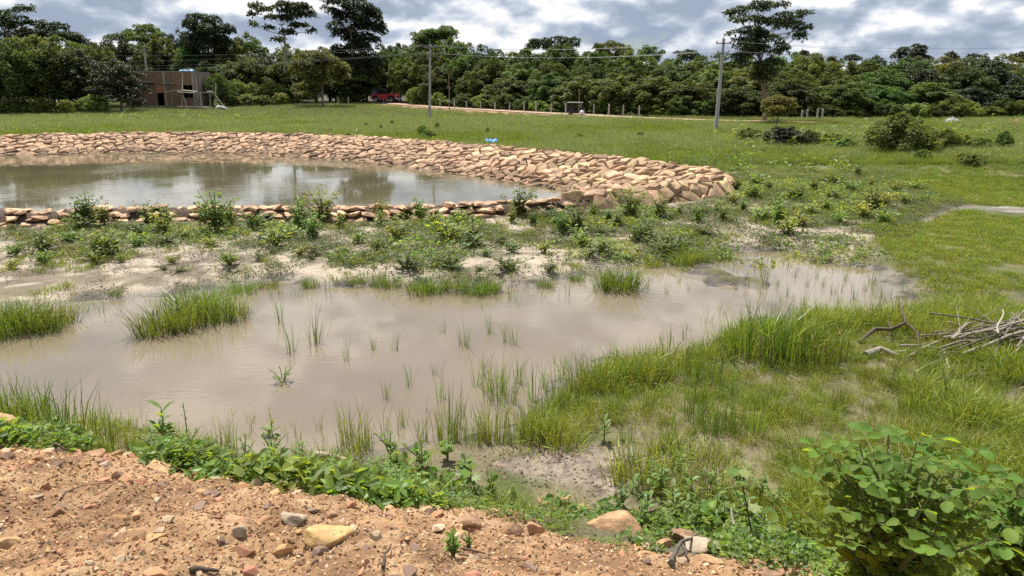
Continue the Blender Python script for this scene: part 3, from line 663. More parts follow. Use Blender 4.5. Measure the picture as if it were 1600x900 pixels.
def lawn():
    lp = [blade_proto('lawn_tuft', M['lawn'], [dict(n=46, h=.085, w=.008, rad=.15, lean=.9, seed=60 + i, droop=.6)]) for i in range(3)]
    x, y = randin(42000, 4, 30, 8, 30); keep = np.abs(x) < .80 * (y + 2); x, y = x[keep], y[keep]
    sL = sdpoly(LAWN, x, y); sS = sdpoly(SAND, x, y); sC = sdpoly(CREEK, x, y); n = fbm(x * .8, y * .8, 81, 3); z = Hg(x, y)
    keep = (sC > .25) & (z > .055) & ((sL < .2) | ((sS > -.3) & (y < 26) & (y > 15) & (x > 8))) & (n > .36)
    x, y = x[keep], y[keep]
    scatter('lawn_grass', 'short bright lawn grass right of the puddle', 'grass', lp, P3(x, y), rng.uniform(.6, 1.25, len(x)))
lawn()
def foregrass():
    fp = [blade_proto('meadow_tuft', M['lawn'], [dict(n=34, h=.25, w=.0065, rad=.12, lean=.7, seed=80 + i, droop=.6), dict(n=14, h=.08, w=.007, rad=.12, lean=1., seed=90 + i, droop=.8, tint=(.6, 1.1))]) for i in range(4)]
    dp = [blade_proto('straw_tuft', M['dry'], [dict(n=18, h=.12, w=.004, rad=.13, lean=1.2, seed=100 + i, droop=.9)]) for i in range(3)]
    x, y = randin(26000, -.5, 9.5, 2.6, 12.5); keep = np.abs(x) < .85 * (y + 1); x, y = x[keep], y[keep]
    sF = sdpoly(FORE, x, y); sM = sdpoly(MUDP, x, y); s = bank_s(x, y); z = Hg(x, y); n = fbm(x * 1.1, y * 1.1, 83, 3)
    keep = (sF < .25) & (sM > -.05 + .45 * (fbm(x * 4, y * 4, 84, 2) - .4)) & (z > .0) & (s > .5) & (n > .10) & (rng.uniform(size=len(x)) < .50 * (.30 + .70 * ss(.15, .5, n)))
    x, y, n = x[keep], y[keep], n[keep]
    dry = rng.uniform(size=len(x)) < .20 + .35 * ss(.40, .2, n)
    g = (.55 + .9 * ss(.35, .65, fbm(x * .9, y * .9, 85, 2))) * rng.uniform(.7, 1.2, len(x))
    scatter('meadow_grass', 'ankle high mixed grass between the puddle and the leafy shrub', 'grass', fp, P3(x[~dry], y[~dry]), g[~dry])
    scatter('straw_litter', 'dry straw blades lying through the meadow grass', 'grass', dp, P3(x[dry], y[dry]), g[dry])
foregrass()
BIG_ROCKS = [(503, 853, 100, 58, 'rock_ochre', 'large flat ochre rock, biggest on the dirt bank', .45), (252, 741, 72, 32, 'rock', 'broad brown rock near the top of the dirt bank at left', .5), (10, 684, 62, 58, 'rock', 'tall tan rock cut by the left edge above the dirt bank', .9),
    (962, 829, 106, 44, 'rock', 'long tan slab of rock overhanging at the right end of the dirt bank', .5), (551, 758, 38, 28, 'rock_brown', 'brown cone shaped rock at the weeds above the ochre rock', .8), (803, 846, 28, 32, 'rock_brown', 'dark blocky stone left of the tan block near the mud patch', .9),
    (838, 842, 38, 30, 'rock', 'tan blocky rock beside the dark blocky stone', .7), (736, 832, 44, 34, 'rock_brown', 'rounded brown rock above the green seedling', .7), (1036, 860, 40, 22, 'rock', 'tan wedge of rock left of the grey branch', .6), (1094, 866, 62, 36, 'rock_grey', 'greyish slab of rock under the forked branch', .5),
    (1015, 884, 42, 20, 'rock', 'low tan rock at the bottom edge left of the branch', .5), (1100, 888, 60, 30, 'rock', 'tan rock at the bottom edge right of the branch', .6), (1078, 850, 70, 30, 'rock_brown', 'crumbly reddish clod behind the forked branch', .6), (14, 852, 44, 34, 'rock', 'brown rock cut by the left edge low on the dirt bank', .5),
    (366, 826, 58, 20, 'rock', 'flat tan slab left of the pale rock by the ochre rock', .35), (374, 842, 36, 24, 'rock_grey', 'pale lumpy rock left of the ochre rock', .7), (462, 822, 48, 26, 'rock_grey', 'pale mossy rock just above the ochre rock', .5), (587, 820, 26, 22, 'rock_brown', 'dark square stone right of the ochre rock', .9),
    (520, 818, 24, 20, 'rock_brown', 'small dark stone touching the top of the ochre rock', .8), (322, 757, 26, 16, 'rock_brown', 'dark stone next to the bluish flake', .7), (338, 762, 36, 14, 'rock_grey', 'bluish grey flake of stone on the upper dirt bank', .3), (16, 712, 34, 22, 'rock_ochre', 'pale tan stone below the tall rock at the left edge', .6),
    (12, 728, 30, 20, 'rock_brown', 'reddish stone at the left edge below the pale tan stone', .6), (72, 768, 18, 24, 'peb_red', 'upright reddish stone on the left of the dirt bank', .9), (186, 750, 28, 20, 'rock_brown', 'dark rounded stone left of the broad brown rock', .7), (146, 728, 46, 18, 'rock', 'long brown stone under the bent dark stick', .5),
    (875, 785, 36, 22, 'rock', 'tan stone half hidden in weeds below the mud patch', .6), (845, 790, 30, 18, 'rock', 'tan stone in the weeds left of the half hidden one', .6), (905, 800, 34, 20, 'rock_ochre', 'pale stone in weeds behind the long tan slab', .5), (38, 770, 34, 10, 'rock_ochre', 'thin yellowish flake lying on the left of the dirt bank', .25),
    (245, 846, 38, 12, 'rock_ochre', 'thin tan flake in the middle left of the dirt bank', .25), (185, 815, 30, 26, 'peb_red', 'triangular reddish slab in the middle left of the dirt bank', .35), (472, 885, 22, 22, 'rock_brown', 'dark round stone below the ochre rock, left of its twin', .9), (496, 888, 20, 18, 'rock_brown', 'dark round stone below the ochre rock, right of its twin', .8), (1190, 896, 60, 12, 'rock_brown', 'low reddish clod at the bottom edge before the big shrub', .3)]
def covers():
    # dark creeping cover over the sand
    cp = [patch_proto('creeper', M['cover'], 70, .26, .045, DIAMOND, 200 + i, .09) for i in range(4)]
    x, y = randin(30000, -17, 14, 10, 27); keep = np.abs(x) < .76 * (y + 2); x, y = x[keep], y[keep]
    sS = sdpoly(SAND, x, y); n = fbm(x * .45, y * .6, 91, 4); n2 = fbm(x * 1.9, y * 1.9, 92, 2); sd = sdpoly(RIM, x, y)
    bias = ss(12.4, 15.5, y) * .19 - .03 - .07 * ss(3, 5, x) * ss(16, 12, y)
    keep = (sS < .4) & (sd > .8) & (n * .75 + n2 * .25 + bias - .04 * ss(3, 6, x) > .535) & (Hg(x, y) > .05); x, y = x[keep], y[keep]; keep = rng.uniform(size=len(x)) < .55; x, y = x[keep], y[keep]
    scatter('creeping_cover', 'low dark creeping weeds spread over the pale sand', 'ground cover', cp, P3(x, y), rng.uniform(.6, 1.3, len(x)))
    wp = [patch_proto('weed_patch', M['weed'], 60, .34, .075, (OVATE, PALM, DIAMOND)[i], 250 + i, .22, .9) for i in range(3)]
    x, y = randin(9000, -16, 12, 12.5, 25); keep = (np.abs(x) < .76 * (y + 2)); x, y = x[keep], y[keep]; sS = sdpoly(SAND, x, y); n = fbm(x * .55, y * .75, 111, 4)
    keep = (sS < .2) & (n + .10 * ss(13.5, 17, y) - .10 * ss(2, 5, x) > .585) & (sdpoly(RIM, x, y) > .9) & (rng.uniform(size=len(x)) < .5); x, y = x[keep], y[keep]
    scatter('strip_weeds', 'light green low weeds running together between stone rim and sand', 'ground cover', wp, P3(x, y), rng.uniform(.35, 1.15, len(x)))
    sp_ = [patch_proto('scrub_patch', M[('leaf_light', 'cover', 'weed')[i]], 80, .55, .13, (OVATE, DIAMOND, OVATE)[i], 260 + i, .45, .9) for i in range(3)]
    x, y = randin(9000, -45, 48, 27, 78); keep = np.abs(x) < .74 * (y + 2); x, y = x[keep], y[keep]; n = fbm(x * .11, y * .16, 113, 4); rd, _ = road_d(x, y); belt = ss(9, 13, x) * ss(33, 36, y) * ss(56, 48, y)
    keep = (sdpoly(RIM, x, y) > 1.6) & (rd > 2.5) & ((y > 40) | (x > 6)) & (n + .13 * belt > .60) & (rng.uniform(size=len(x)) < .55); x, y, belt = x[keep], y[keep], belt[keep]
    scatter('field_scrub', 'low leafy scrub patches breaking up the far field grass', 'ground cover', sp_, P3(x, y), rng.uniform(.5, 1.2, len(x)) * (1 + .5 * belt))
    lp = [patch_proto('litter', M['litter'], 26, .30, .06, LANCE, 240 + i, .02, 1.2) for i in range(3)]
    x, y = randin(9000, -17, 13, 9.5, 26); keep = (np.abs(x) < .76 * (y + 2)); x, y = x[keep], y[keep]; sS = sdpoly(SAND, x, y); n = fbm(x * .9, y * 1.3, 107, 3)
    keep = (sS < .5) & (n > .48) & (Hg(x, y) > .02) & (sdpoly(RIM, x, y) > .8); x, y = x[keep], y[keep]
    scatter('dead_litter', 'dark dead leaf litter scattered on the pale sand', 'litter', lp, P3(x, y) + np.array([0, 0, .01]), rng.uniform(.3, 1.1, len(x)))
    gp = [blade_proto('sand_tuft', M['lawn'], [dict(n=26, h=.12, w=.008, rad=.10, lean=.9, seed=110 + i, droop=.6)]) for i in range(3)]
    x, y = randin(9000, -17, 12, 9.5, 26); keep = (np.abs(x) < .76 * (y + 2)); x, y = x[keep], y[keep]; sS = sdpoly(SAND, x, y); n = fbm(x * .7, y * .7, 95, 3)
    keep = (sS < .3) & (n > .52) & (Hg(x, y) > .04) & (sdpoly(RIM, x, y) > .9); x, y = x[keep], y[keep]
    scatter('sand_grass', 'thin grass sprouting through the sandy strip', 'grass', gp, P3(x, y), rng.uniform(.5, 1.4, len(x)))
    # leafy fringe at the foot of the dirt bank
    fp = [patch_proto('fringe_patch', M['fringe'], 40, .15, (.050, .036, .058, .040)[i], (OVATE, LANCE, OVATE, DIAMOND)[i], 220 + i, (.12, .20, .16, .09)[i], .9) for i in range(4)]
    x, y = randin(30000, -5.5, 4.5, 2.6, 7.4); s = bank_s(x, y) + .25 * (fbm(x * 2, y * 2, 97, 2) - .5); z = Hg(x, y); n = fbm(x * 1.6, y * 1.6, 98, 3)
    gapL = (x > -3.55) & (x < -2.75); wid = np.interp(x, [-5, -3.2, -2.4, -1, 0, 1, 2, 4], [.95, .35, .75, .9, 1.0, .95, 1.3, 1.3])
    keep = (s > -.08) & (s < wid) & (z > .0) & ~(gapL) & (n > .30) & (sdpoly(MUDP, x, y) > .05) & (np.abs(x) < .85 * (y + 1)); x, y, s = x[keep], y[keep], s[keep]
    big_n = fbm(x * .9, y * .9, 104, 3); keep = rng.uniform(size=len(x)) < .10 + .42 * ss(.30, .58, big_n)
    for (px, py, w, h, *_x) in BIG_ROCKS:
        p = at(px, py); k = dcam(p) / FPX; keep &= ~((np.abs(x - p.x) < w * k * .55) & (y < p.y + .05) & (y > p.y - .30))
    x, y, big_n = x[keep], y[keep], big_n[keep]
    scatter('bank_ground_cover', 'bright leafy weeds massed along the foot of the dirt bank', 'ground cover', fp, P3(x, y), rng.uniform(.45, 1.15, len(x)) * (.65 + .8 * ss(.35, .65, big_n)))
    tp = [blade_proto('fringe_tuft', M['lawn'], [dict(n=16, h=.20, w=.006, rad=.06, lean=.8, seed=150 + i, droop=.6)]) for i in range(3)]
    x, y = randin(3500, -5.5, 4.5, 2.6, 7.4); s = bank_s(x, y); keep = (s > .0) & (s < 1.5) & (Hg(x, y) > .0) & (np.abs(x) < .85 * (y + 1)) & (sdpoly(MUDP, x, y) > .1) & (fbm(x * 1.3, y * 1.3, 105, 2) > .5); x, y = x[keep], y[keep]
    scatter('bank_grass', 'loose grass mixed into the leafy weeds along the dirt bank', 'grass', tp, P3(x, y), rng.uniform(.4, 1.2, len(x)))
    # gravel on the bank
    gm = []
    for i in range(9):
        V, F = hull(11, 1, .8, .62, 300 + i); mb = MB(); mb.add(V, F); gm.append(mb.mesh('gravel_kind', M[['grav_b', 'grav_a', 'grav_a', 'grav_a', 'grav_d', 'grav_b', 'grav_c', 'grav_a', 'grav_c'][i]]))
    x, y = randin(200000, -5.5, 3.0, 2.0, 6.0); s = bank_s(x, y) + .35 * (fbm(x * 1.1, y * 1.1, 31, 3) - .5); n = fbm(x * 3, y * 3, 99, 3)
    keep = (s < .12) & (s > -2.4) & (n > .22) & (np.abs(x) < .8 * (y + 1)); x, y = x[keep], y[keep]; keep = rng.uniform(size=len(x)) < .80; x, y = x[keep], y[keep]
    scatter('gravel', 'fine reddish gravel strewn over the dirt bank', 'gravel', gm, P3(x, y) - np.array([0, 0, .002]), .003 + .019 * rng.uniform(size=len(x)) ** 2.6, tilt=1.2)
    # crumbs of mud
    x, y = randin(7000, -1.5, 2.2, 4.4, 7); keep = sdpoly(MUDP, x, y) < .2; x, y = x[keep], y[keep]
    V, F = hull(10, 1, .8, .6, 390); mb = MB(); mb.add(V, F); k1 = mb.mesh('crumb_kind', M['grav_d'])
    scatter('mud_crumbs', 'dark crumbs of dried mud on the bare mud patch', 'mud', [k1], P3(x, y), .003 + .020 * rng.uniform(size=len(x)) ** 2.6, tilt=1.)
    fl = [blade_proto('straw_bit', M['dry'], [dict(n=2 + i, h=.10, w=.004, rad=.06, lean=5., seed=170 + i, droop=1.)]) for i in range(3)]
    x, y = randin(2200, -9, 8, 5.8, 14); sp = sdpoly(PUD, x, y); keep = (sp < -.02) & (sp > -1.1) & (Hg(x, y) < -.01) & (fbm(x * 1.2, y * 1.2, 109, 2) > .5); x, y = x[keep], y[keep]
    scatter('floating_straw', 'bits of straw floating along the puddle margins', 'litter', [blade_flat(m) for m in fl], np.stack([x, y, np.full(len(x), .004)], 1), rng.uniform(.4, 1.0, len(x)), tilt=.0)
    # sparse blades standing in the shallow water
    bp = [blade_proto('sparse_blade', M['reed'], [dict(n=3 + i, h=.34, w=.007, rad=.05, lean=.45, seed=130 + i, droop=.25)]) for i in range(4)]
    x, y = randin(2600, -10, 8.5, 5.6, 15); sp = sdpoly(PUD, x, y); z = Hg(x, y); n = fbm(x * .8, y * .8, 101, 2)
    keep = (z < .05) & (z > -.25) & ((sp > -.75) | (x > 3.9)) & (n > .42) & (np.abs(x) < .75 * (y + 1)) & (bank_s(x, y) > 1.0); x, y = x[keep], y[keep]
    p = P3(x, y); p[:, 2] = np.maximum(p[:, 2], -.04); scatter('shore_blades', 'thin grass blades standing along the puddle shallows', 'grass', bp, p, rng.uniform(.45, 1.1, len(x)))
covers()

# ------------------------------------------------------------------ trees
def crown(mb, clumps, leaf, dens, seed, shape=DIAMOND, up=.55, mat=0, flat=1.0):
    """clumps: rows cx,cy,cz,rx,ry,rz"""
    r = np.random.default_rng(seed)
    for c in clumps:
        c = np.asarray(c, float); A = (c[3] * c[4] + c[3] * c[5] + c[4] * c[5]) / 3
        n = max(10, int(dens * 4 * 12.57 * A / (.24 * leaf * leaf))); d = norm(r.normal(size=(n, 3))); d[:, 2] = np.where(d[:, 2] < -.35, -d[:, 2], d[:, 2])
        rad = r.uniform(.5, 1.08, n) ** .6
        pos = c[:3] + d * c[3:] * rad[:, None]
        nm = norm(d * .75 + np.array([0, 0, up]) + r.normal(0, .42, (n, 3))); ax = norm(np.cross(nm, r.normal(size=(n, 3)))) + d * .35 - np.array([0, 0, .12])
        ct = r.uniform(.8, 1.22)
        leaves(mb, shape, pos, ax, nm, leaf * r.uniform(.65, 1.25, n), ct * r.uniform(.75, 1.25, n), mat)
def tree_proto(seed, leafmat, H_=7.0, R_=3.0, ncl=34, leaf=.30, dens=.20, low=.10, trunkmat='bark', bush=False):
    """crown and trunk meshes standing at the origin, nominal height H_, radius R_"""
    r = np.random.default_rng(seed); mb = MB(); cl = []
    for k in range(ncl):
        t = (k + .5) / ncl; a = k * 2.4 + r.uniform(-.6, .6); e = -.75 + 1.75 * t; q = math.sqrt(max(0, 1 - e * e)) ** .8; f = r.uniform(.70, .98); cr = r.uniform(.10, .21) * R_
        cl.append((R_ * q * f * math.cos(a), R_ * q * f * math.sin(a), H_ * (low + (.97 - low) * (.43 + .57 * e * f)), cr, cr, cr * r.uniform(.8, 1.25)))
    for k in range(9):
        a = r.uniform(0, 6.28); rr = R_ * .6 * r.uniform(0, 1); cr = R_ * .09; cl.append((rr * math.cos(a), rr * math.sin(a), H_ * (1.0 - .22 * rr / R_ + r.uniform(-.05, .05)), cr, cr, cr * 1.8))
    for k in range(ncl // 3):
        a = r.uniform(0, 6.28); rr = R_ * .45 * r.uniform(0, 1); cl.append((rr * math.cos(a), rr * math.sin(a), H_ * r.uniform(low + .15, .8), R_ * .28, R_ * .28, R_ * .26))
    crown(mb, cl, leaf, dens, seed)
    cm = mb.mesh('crown', leafmat); tb = MB()
    th = H_ * .45; tube(tb, [(0, 0, -.3), (.1, .05, th * .5), (.05, -.1, th), (0, 0, H_ * .8)], [.17, .14, .11, .04], 6)
    for k in range(5):
        c = cl[int(r.integers(ncl // 3, ncl))]; s0 = Vector((.05, 0, H_ * r.uniform(.18, .45))); e = Vector(c[:3]); tube(tb, [s0, s0.lerp(e, .5) + Vector((0, 0, .2)), e], [.09, .06, .03], 5)
    return cm, tb.mesh('trunk', M[trunkmat], True), H_, R_
PLANT_T = [tree_proto(500 + i, M['leaf'], ncl=64) for i in range(5)]
OLIVE_T = [tree_proto(520 + i, M['leaf_olive'], ncl=60) for i in range(2)]
DARK_T = [tree_proto(530 + i, M['leaf_dark'], ncl=56) for i in range(3)]
LIGHT_B = [tree_proto(540 + i, M['leaf_light'], H_=2.2, R_=1.5, ncl=40, leaf=.17, low=.08) for i in range(3)]
BUSH_B = [tree_proto(550 + i, M['leaf'], H_=2.2, R_=1.5, ncl=40, leaf=.17, low=.08) for i in range(2)]
def put_tree(proto, px, Y, top_py, width_m, label, group=None, name='plantation_tree', cat='tree', base=None, sink=0.0):
    cm, tm, h0, r0 = proto; p = base or colY(px, Y); zt = atY(px, top_py, p.y).z; h = max(.5, zt - p.z)
    root = empty(name, (p.x, p.y, p.z - sink), random.uniform(0, 6.28), (width_m / 2 / r0, width_m / 2 / r0, h / h0))
    link(cm, 'crown', root); link(tm, 'trunk', root); tag(root, label, cat, group); return root
def plantation():
    tops = ([-120, 0, 130, 200, 260, 330, 400, 470, 560, 620, 700, 760, 800, 900, 1000, 1100, 1150, 1250, 1350, 1450, 1600, 1800], [70, 62, 62, 55, 56, 62, 62, 78, 80, 70, 66, 78, 90, 80, 86, 96, 98, 94, 100, 97, 99, 99])
    front = ([470, 560, 640, 700, 800, 900, 1000, 1100, 1200, 1300, 1450, 1600, 1800], [118, 115, 108, 98, 89, 82, 77, 73, 71, 72, 74, 76, 78])
    k = 0
    for row, (dy, frac, jit, w0) in enumerate(((0, .60, .10, 5.6), (5.0, .84, .10, 6.2), (10.5, 1.0, .08, 6.6), (17, 1.05, .1, 7.2))):
        px = 640 if row == 0 else 590 + row * 12
        while px < 1650:
            Y = np.interp(px, *front) + dy + random.uniform(-1, 1); tp = float(np.interp(px, *tops)); p = colY(px, Y)
            bpy_ = 150 + 35 * ss(560, 1000, px); fr = min(1.08, frac * random.uniform(1 - jit, 1 + jit)); top = bpy_ - (bpy_ - tp) * fr
            pr = random.choice(PLANT_T) if random.random() > .14 else random.choice(OLIVE_T)
            if px > 1255 and random.random() < .30: pr = random.choice(DARK_T)
            lab = ['dense green tree in the front row of the plantation', 'dense green tree in the second row of the plantation', 'tall green tree in the third row of the plantation', 'green tree in the last row of the plantation'][row]
            grp = ['front plantation row', 'second plantation row', 'third plantation row', 'back plantation row'][row]
            put_tree(pr, px, Y, top, w0 * random.uniform(.9, 1.15), lab, grp)
            px += 4.1 / (Y * CP) * FPX * random.uniform(.82, 1.2) * (1.0 if row < 2 else 1.15)
    for row, (Y0, frac) in enumerate(((106, .66), (112, .9), (119, 1.0))):
        px = 330 - 190 * (row > 0)
        while px < 600:
            tp = float(np.interp(px, *tops)); fr = frac * random.uniform(.88, 1.08); top = 158 - (158 - tp) * min(fr, 1.05)
            pr = random.choice(PLANT_T + OLIVE_T[:1] + DARK_T[:2])
            if not (row == 0 and (px < 325)):
                put_tree(pr, px, Y0 + random.uniform(-1.5, 1.5), top, random.uniform(6.5, 8.5), ['green tree behind the roadside left of the red car', 'green tree in the wood behind the brick house', 'green tree at the back of the wood on the left'][row], ['woodland edge', 'wood behind the house', 'back of the left wood'][row], 'woodland_tree')
            px += random.uniform(44, 62)
    for i, (px, Y, tp, w) in enumerate([(-15, 84, 74, 7.5), (40, 82, 66, 7), (88, 84, 72, 6.5), (128, 86, 80, 6.0), (160, 92, 74, 7), (62, 92, 58, 8), (0, 93, 60, 8), (110, 95, 62, 8)]):
        put_tree(PLANT_T[i % 5] if i % 3 else DARK_T[i % 3], px, Y, tp, w, 'broad dark green tree in the far left grove', 'grove at the far left', 'grove_tree')
plantation()
def px_tree(name, label, px, Y, trunk, clumps, leafmat, leaf=.3, dens=.2, r0=.3, barkmat='bark', limbs=True, base=None, group=None, cat='tree', squash=1.0, yd=.8):
    """tree standing at distance Y whose trunk and crown clumps are read off in the picture plane there, with real depth"""
    b = base or colY(px, Y); root = empty(name, b); rl = np.array(b); r = random.Random(int(px)); tb = MB(); cb = MB()
    dep = dcam(b) / FPX
    tp = [Vector((b.x, b.y, b.z - .3))] + [atY(a, c, Y) for a, c in trunk]
    rad = [r0 * (1 - .75 * i / (len(tp) - 1)) for i in range(len(tp))]
    tube(tb, [p - b for p in tp], rad, 8)
    cl = []
    for (a, c, rx, ry) in clumps:
        w = atY(a, c, Y) - b; oy = r.uniform(-yd, yd) * 2.0; cl.append((w.x, w.y + oy, w.z, rx * dep, rx * dep * 1.05, ry * dep * squash))
        if limbs:
            s0 = min(range(1, len(tp)), key=lambda i: abs((tp[i] - b).z - w.z + 1.2)); p0 = tp[s0] - b; p1 = Vector((w.x, w.y + oy, w.z - ry * dep * .3)); tube(tb, [p0, p0.lerp(p1, .5) + Vector((0, 0, -.1 + .2 * r.random())), p1], [rad[s0] * .55, rad[s0] * .35, .03], 5)
    sub = []
    for c in cl:                                   # break each clump into smaller uneven ones
        for k in range(9):
            a, e = r.uniform(0, 6.28), r.uniform(-.7, 1); q = math.sqrt(1 - min(1, e * e)); f = r.uniform(.55, .95); s = r.uniform(.30, .52)
            sub.append((c[0] + c[3] * f * q * math.cos(a), c[1] + c[4] * f * q * math.sin(a), c[2] + c[5] * f * e, c[3] * s, c[4] * s, c[5] * s * 1.1))
    crown(cb, sub, leaf, dens, int(px) + 3)
    tb.build('trunk', M[barkmat], root, True); cb.build('crown', leafmat, root); tag(root, label, cat, group); return root
def emergents():
    TL, DL = M['leaf_tall'], M['leaf_dark']
    px_tree('tall_tree', 'airy dark tree rising at the top left corner of the picture', 10, 104, [(9, 90), (12, 55), (16, 35)],
            [(15, 25, 22, 9), (40, 14, 13, 6), (48, 34, 15, 6), (25, 44, 20, 8), (2, 38, 22, 10), (-25, 25, 25, 12), (55, 42, 9, 4), (8, 56, 18, 6)], TL, .42, .16, .35)
    px_tree('domed_tree', 'low domed dark tree behind the far left grove', 82, 108, [(82, 80), (82, 60)], [(82, 56, 34, 13), (60, 62, 20, 10), (108, 62, 18, 9), (85, 44, 14, 6)], DL, .36, .24, .3)
    px_tree('flat_topped_tree', 'flat topped tree spreading above the wood behind the brick house', 222, 122, [(222, 90), (222, 62)], [(205, 52, 16, 6), (230, 47, 22, 6), (252, 56, 12, 5), (215, 62, 26, 8), (246, 66, 24, 8), (190, 62, 16, 7)], M['leaf'], .38, .22, .3)
    px_tree('dark_round_tree', 'tall rounded dark tree standing left of the tiered tree', 325, 112, [(327, 110), (325, 60)], [(312, 42, 24, 14), (338, 52, 26, 18), (318, 68, 30, 18), (350, 74, 22, 16), (296, 38, 13, 8), (318, 30, 16, 6), (335, 92, 30, 16), (308, 56, 18, 12)], DL, .38, .26, .35)
    px_tree('tiered_tree', 'tall slender tree with flat tiered crown and pale bare trunk', 444, 104, [(445, 120), (446, 80), (444, 55), (440, 40)],
            [(415, 13, 22, 5), (450, 8, 24, 5), (478, 22, 14, 5), (468, 12, 20, 5), (402, 24, 9, 4), (440, 28, 20, 5), (466, 40, 18, 4), (428, 44, 9, 4), (392, 38, 8, 4), (484, 47, 7, 4), (450, 50, 14, 5), (455, 20, 22, 6), (432, 62, 10, 5)], TL, .42, .20, .27, 'bark_pale')
    px_tree('tall_dark_tree', 'tallest dark leafy tree between the tiered tree and the red car', 552, 108, [(553, 130), (552, 90), (548, 50)],
            [(530, 6, 26, 9), (560, 14, 28, 12), (582, 22, 16, 8), (520, 22, 16, 8), (545, 36, 28, 14), (575, 44, 22, 12), (592, 38, 8, 6), (530, 56, 18, 8), (555, 64, 26, 14), (580, 70, 18, 10), (548, 86, 30, 14), (570, 100, 28, 16), (545, 112, 28, 16), (560, 132, 26, 14)], DL, .38, .2, .40, squash=1.35)
    px_tree('roadside_tree', 'olive green tree with forked crown standing left of the red car', 504, 93, [(504, 146), (503, 128), (498, 112)],
            [(485, 96, 24, 14), (508, 108, 28, 18), (478, 118, 20, 16), (530, 120, 16, 16), (512, 92, 18, 10), (495, 134, 22, 12), (534, 106, 10, 8), (470, 140, 16, 12), (478, 152, 18, 8)], M['leaf_olive'], .30, .24, .17)
    px_tree('broad_tree', 'broad rounded tree top showing over the plantation behind the nearer pole', 690, 118, [(690, 100), (688, 70)], [(688, 50, 24, 9), (668, 58, 18, 8), (705, 58, 14, 9), (650, 60, 14, 7), (690, 66, 30, 10)], M['leaf'], .36, .22, .3)
    px_tree('umbrella_tree', 'dark umbrella shaped tree top above the middle of the plantation', 862, 112, [(862, 110), (864, 78)], [(840, 70, 16, 6), (862, 65, 20, 6), (886, 66, 16, 6), (896, 71, 9, 4), (830, 74, 8, 4), (864, 76, 26, 6)], DL, .40, .24, .3)
    px_tree('yellowish_tree', 'yellowish green domed tree top right of the umbrella tree', 958, 100, [(958, 110), (958, 84)], [(955, 76, 18, 8), (972, 80, 12, 8), (940, 80, 10, 7), (933, 74, 6, 5), (958, 88, 26, 8)], M['leaf_olive'], .32, .24, .25)
    px_tree('round_tree', 'small round pale tree top at the plantation skyline', 1016, 104, [(1016, 110), (1016, 90)], [(1014, 78, 12, 6), (1026, 83, 9, 7), (1006, 84, 9, 6), (1017, 90, 13, 6)], M['leaf'], .34, .22, .2)
    px_tree('flat_dark_tree', 'flat dark tree top just left of the leaning pole', 1076, 108, [(1076, 112), (1076, 94)], [(1068, 86, 13, 5), (1084, 86, 12, 5), (1076, 92, 20, 6), (1094, 92, 6, 3)], DL, .38, .26, .25)
    px_tree('giant_tree', 'big spreading tree with layered crown right of the leaning pole', 1194, 64, [(1196, 170), (1193, 140), (1188, 100), (1182, 60), (1180, 35)],
            [(1160, 20, 24, 6), (1195, 14, 26, 7), (1230, 26, 22, 7), (1245, 46, 16, 6), (1150, 34, 16, 5), (1185, 36, 28, 8), (1215, 42, 24, 8), (1165, 52, 26, 8), (1240, 58, 14, 5), (1200, 60, 28, 10), (1160, 72, 26, 9), (1190, 82, 28, 12), (1215, 78, 16, 9), (1158, 92, 20, 9), (1180, 106, 24, 10), (1205, 100, 18, 9), (1190, 122, 20, 8)], TL, .27, .15, .24, squash=1.15)
    sky = [('sooty_tree', 'dark rounded tree top on the right skyline, biggest of those there', 1422, 110, [(1420, 78, 16, 6), (1408, 86, 10, 7), (1432, 86, 12, 7), (1440, 92, 8, 4), (1422, 92, 22, 7)]),
           ('sooty_tree', 'small round tree top on the right skyline next to the biggest one', 1490, 112, [(1488, 88, 10, 5), (1496, 93, 8, 5), (1480, 95, 8, 4)]),
           ('sooty_tree', 'small open tree top on the right skyline, second from the edge', 1522, 112, [(1522, 90, 9, 4), (1514, 95, 9, 4), (1530, 95, 8, 4)]),
           ('sooty_tree', 'spreading dark tree top at the right edge of the picture', 1592, 108, [(1588, 88, 12, 4), (1602, 86, 12, 5), (1596, 96, 14, 4)]),
           ('sooty_tree', 'little dark tree top directly right of the big layered tree', 1253, 106, [(1253, 86, 12, 5), (1262, 91, 9, 4)]),
           ('sooty_tree', 'little dark mound of tree top between the layered tree and skyline trees', 1328, 108, [(1322, 92, 10, 4), (1334, 92, 9, 4)])]
    for nm, lab, px, Y, cl in sky: px_tree(nm, lab, px, Y, [(px, 115), (px, cl[0][1] + 4)], cl, DL, .38, .26, .2)
emergents()
def atop(p, h):
    d = Vector((p.x, p.y, p.z + h - CAMZ)); return 450 - FPX * (d.y * SP + d.z * CP) / (d.y * CP - d.z * SP)
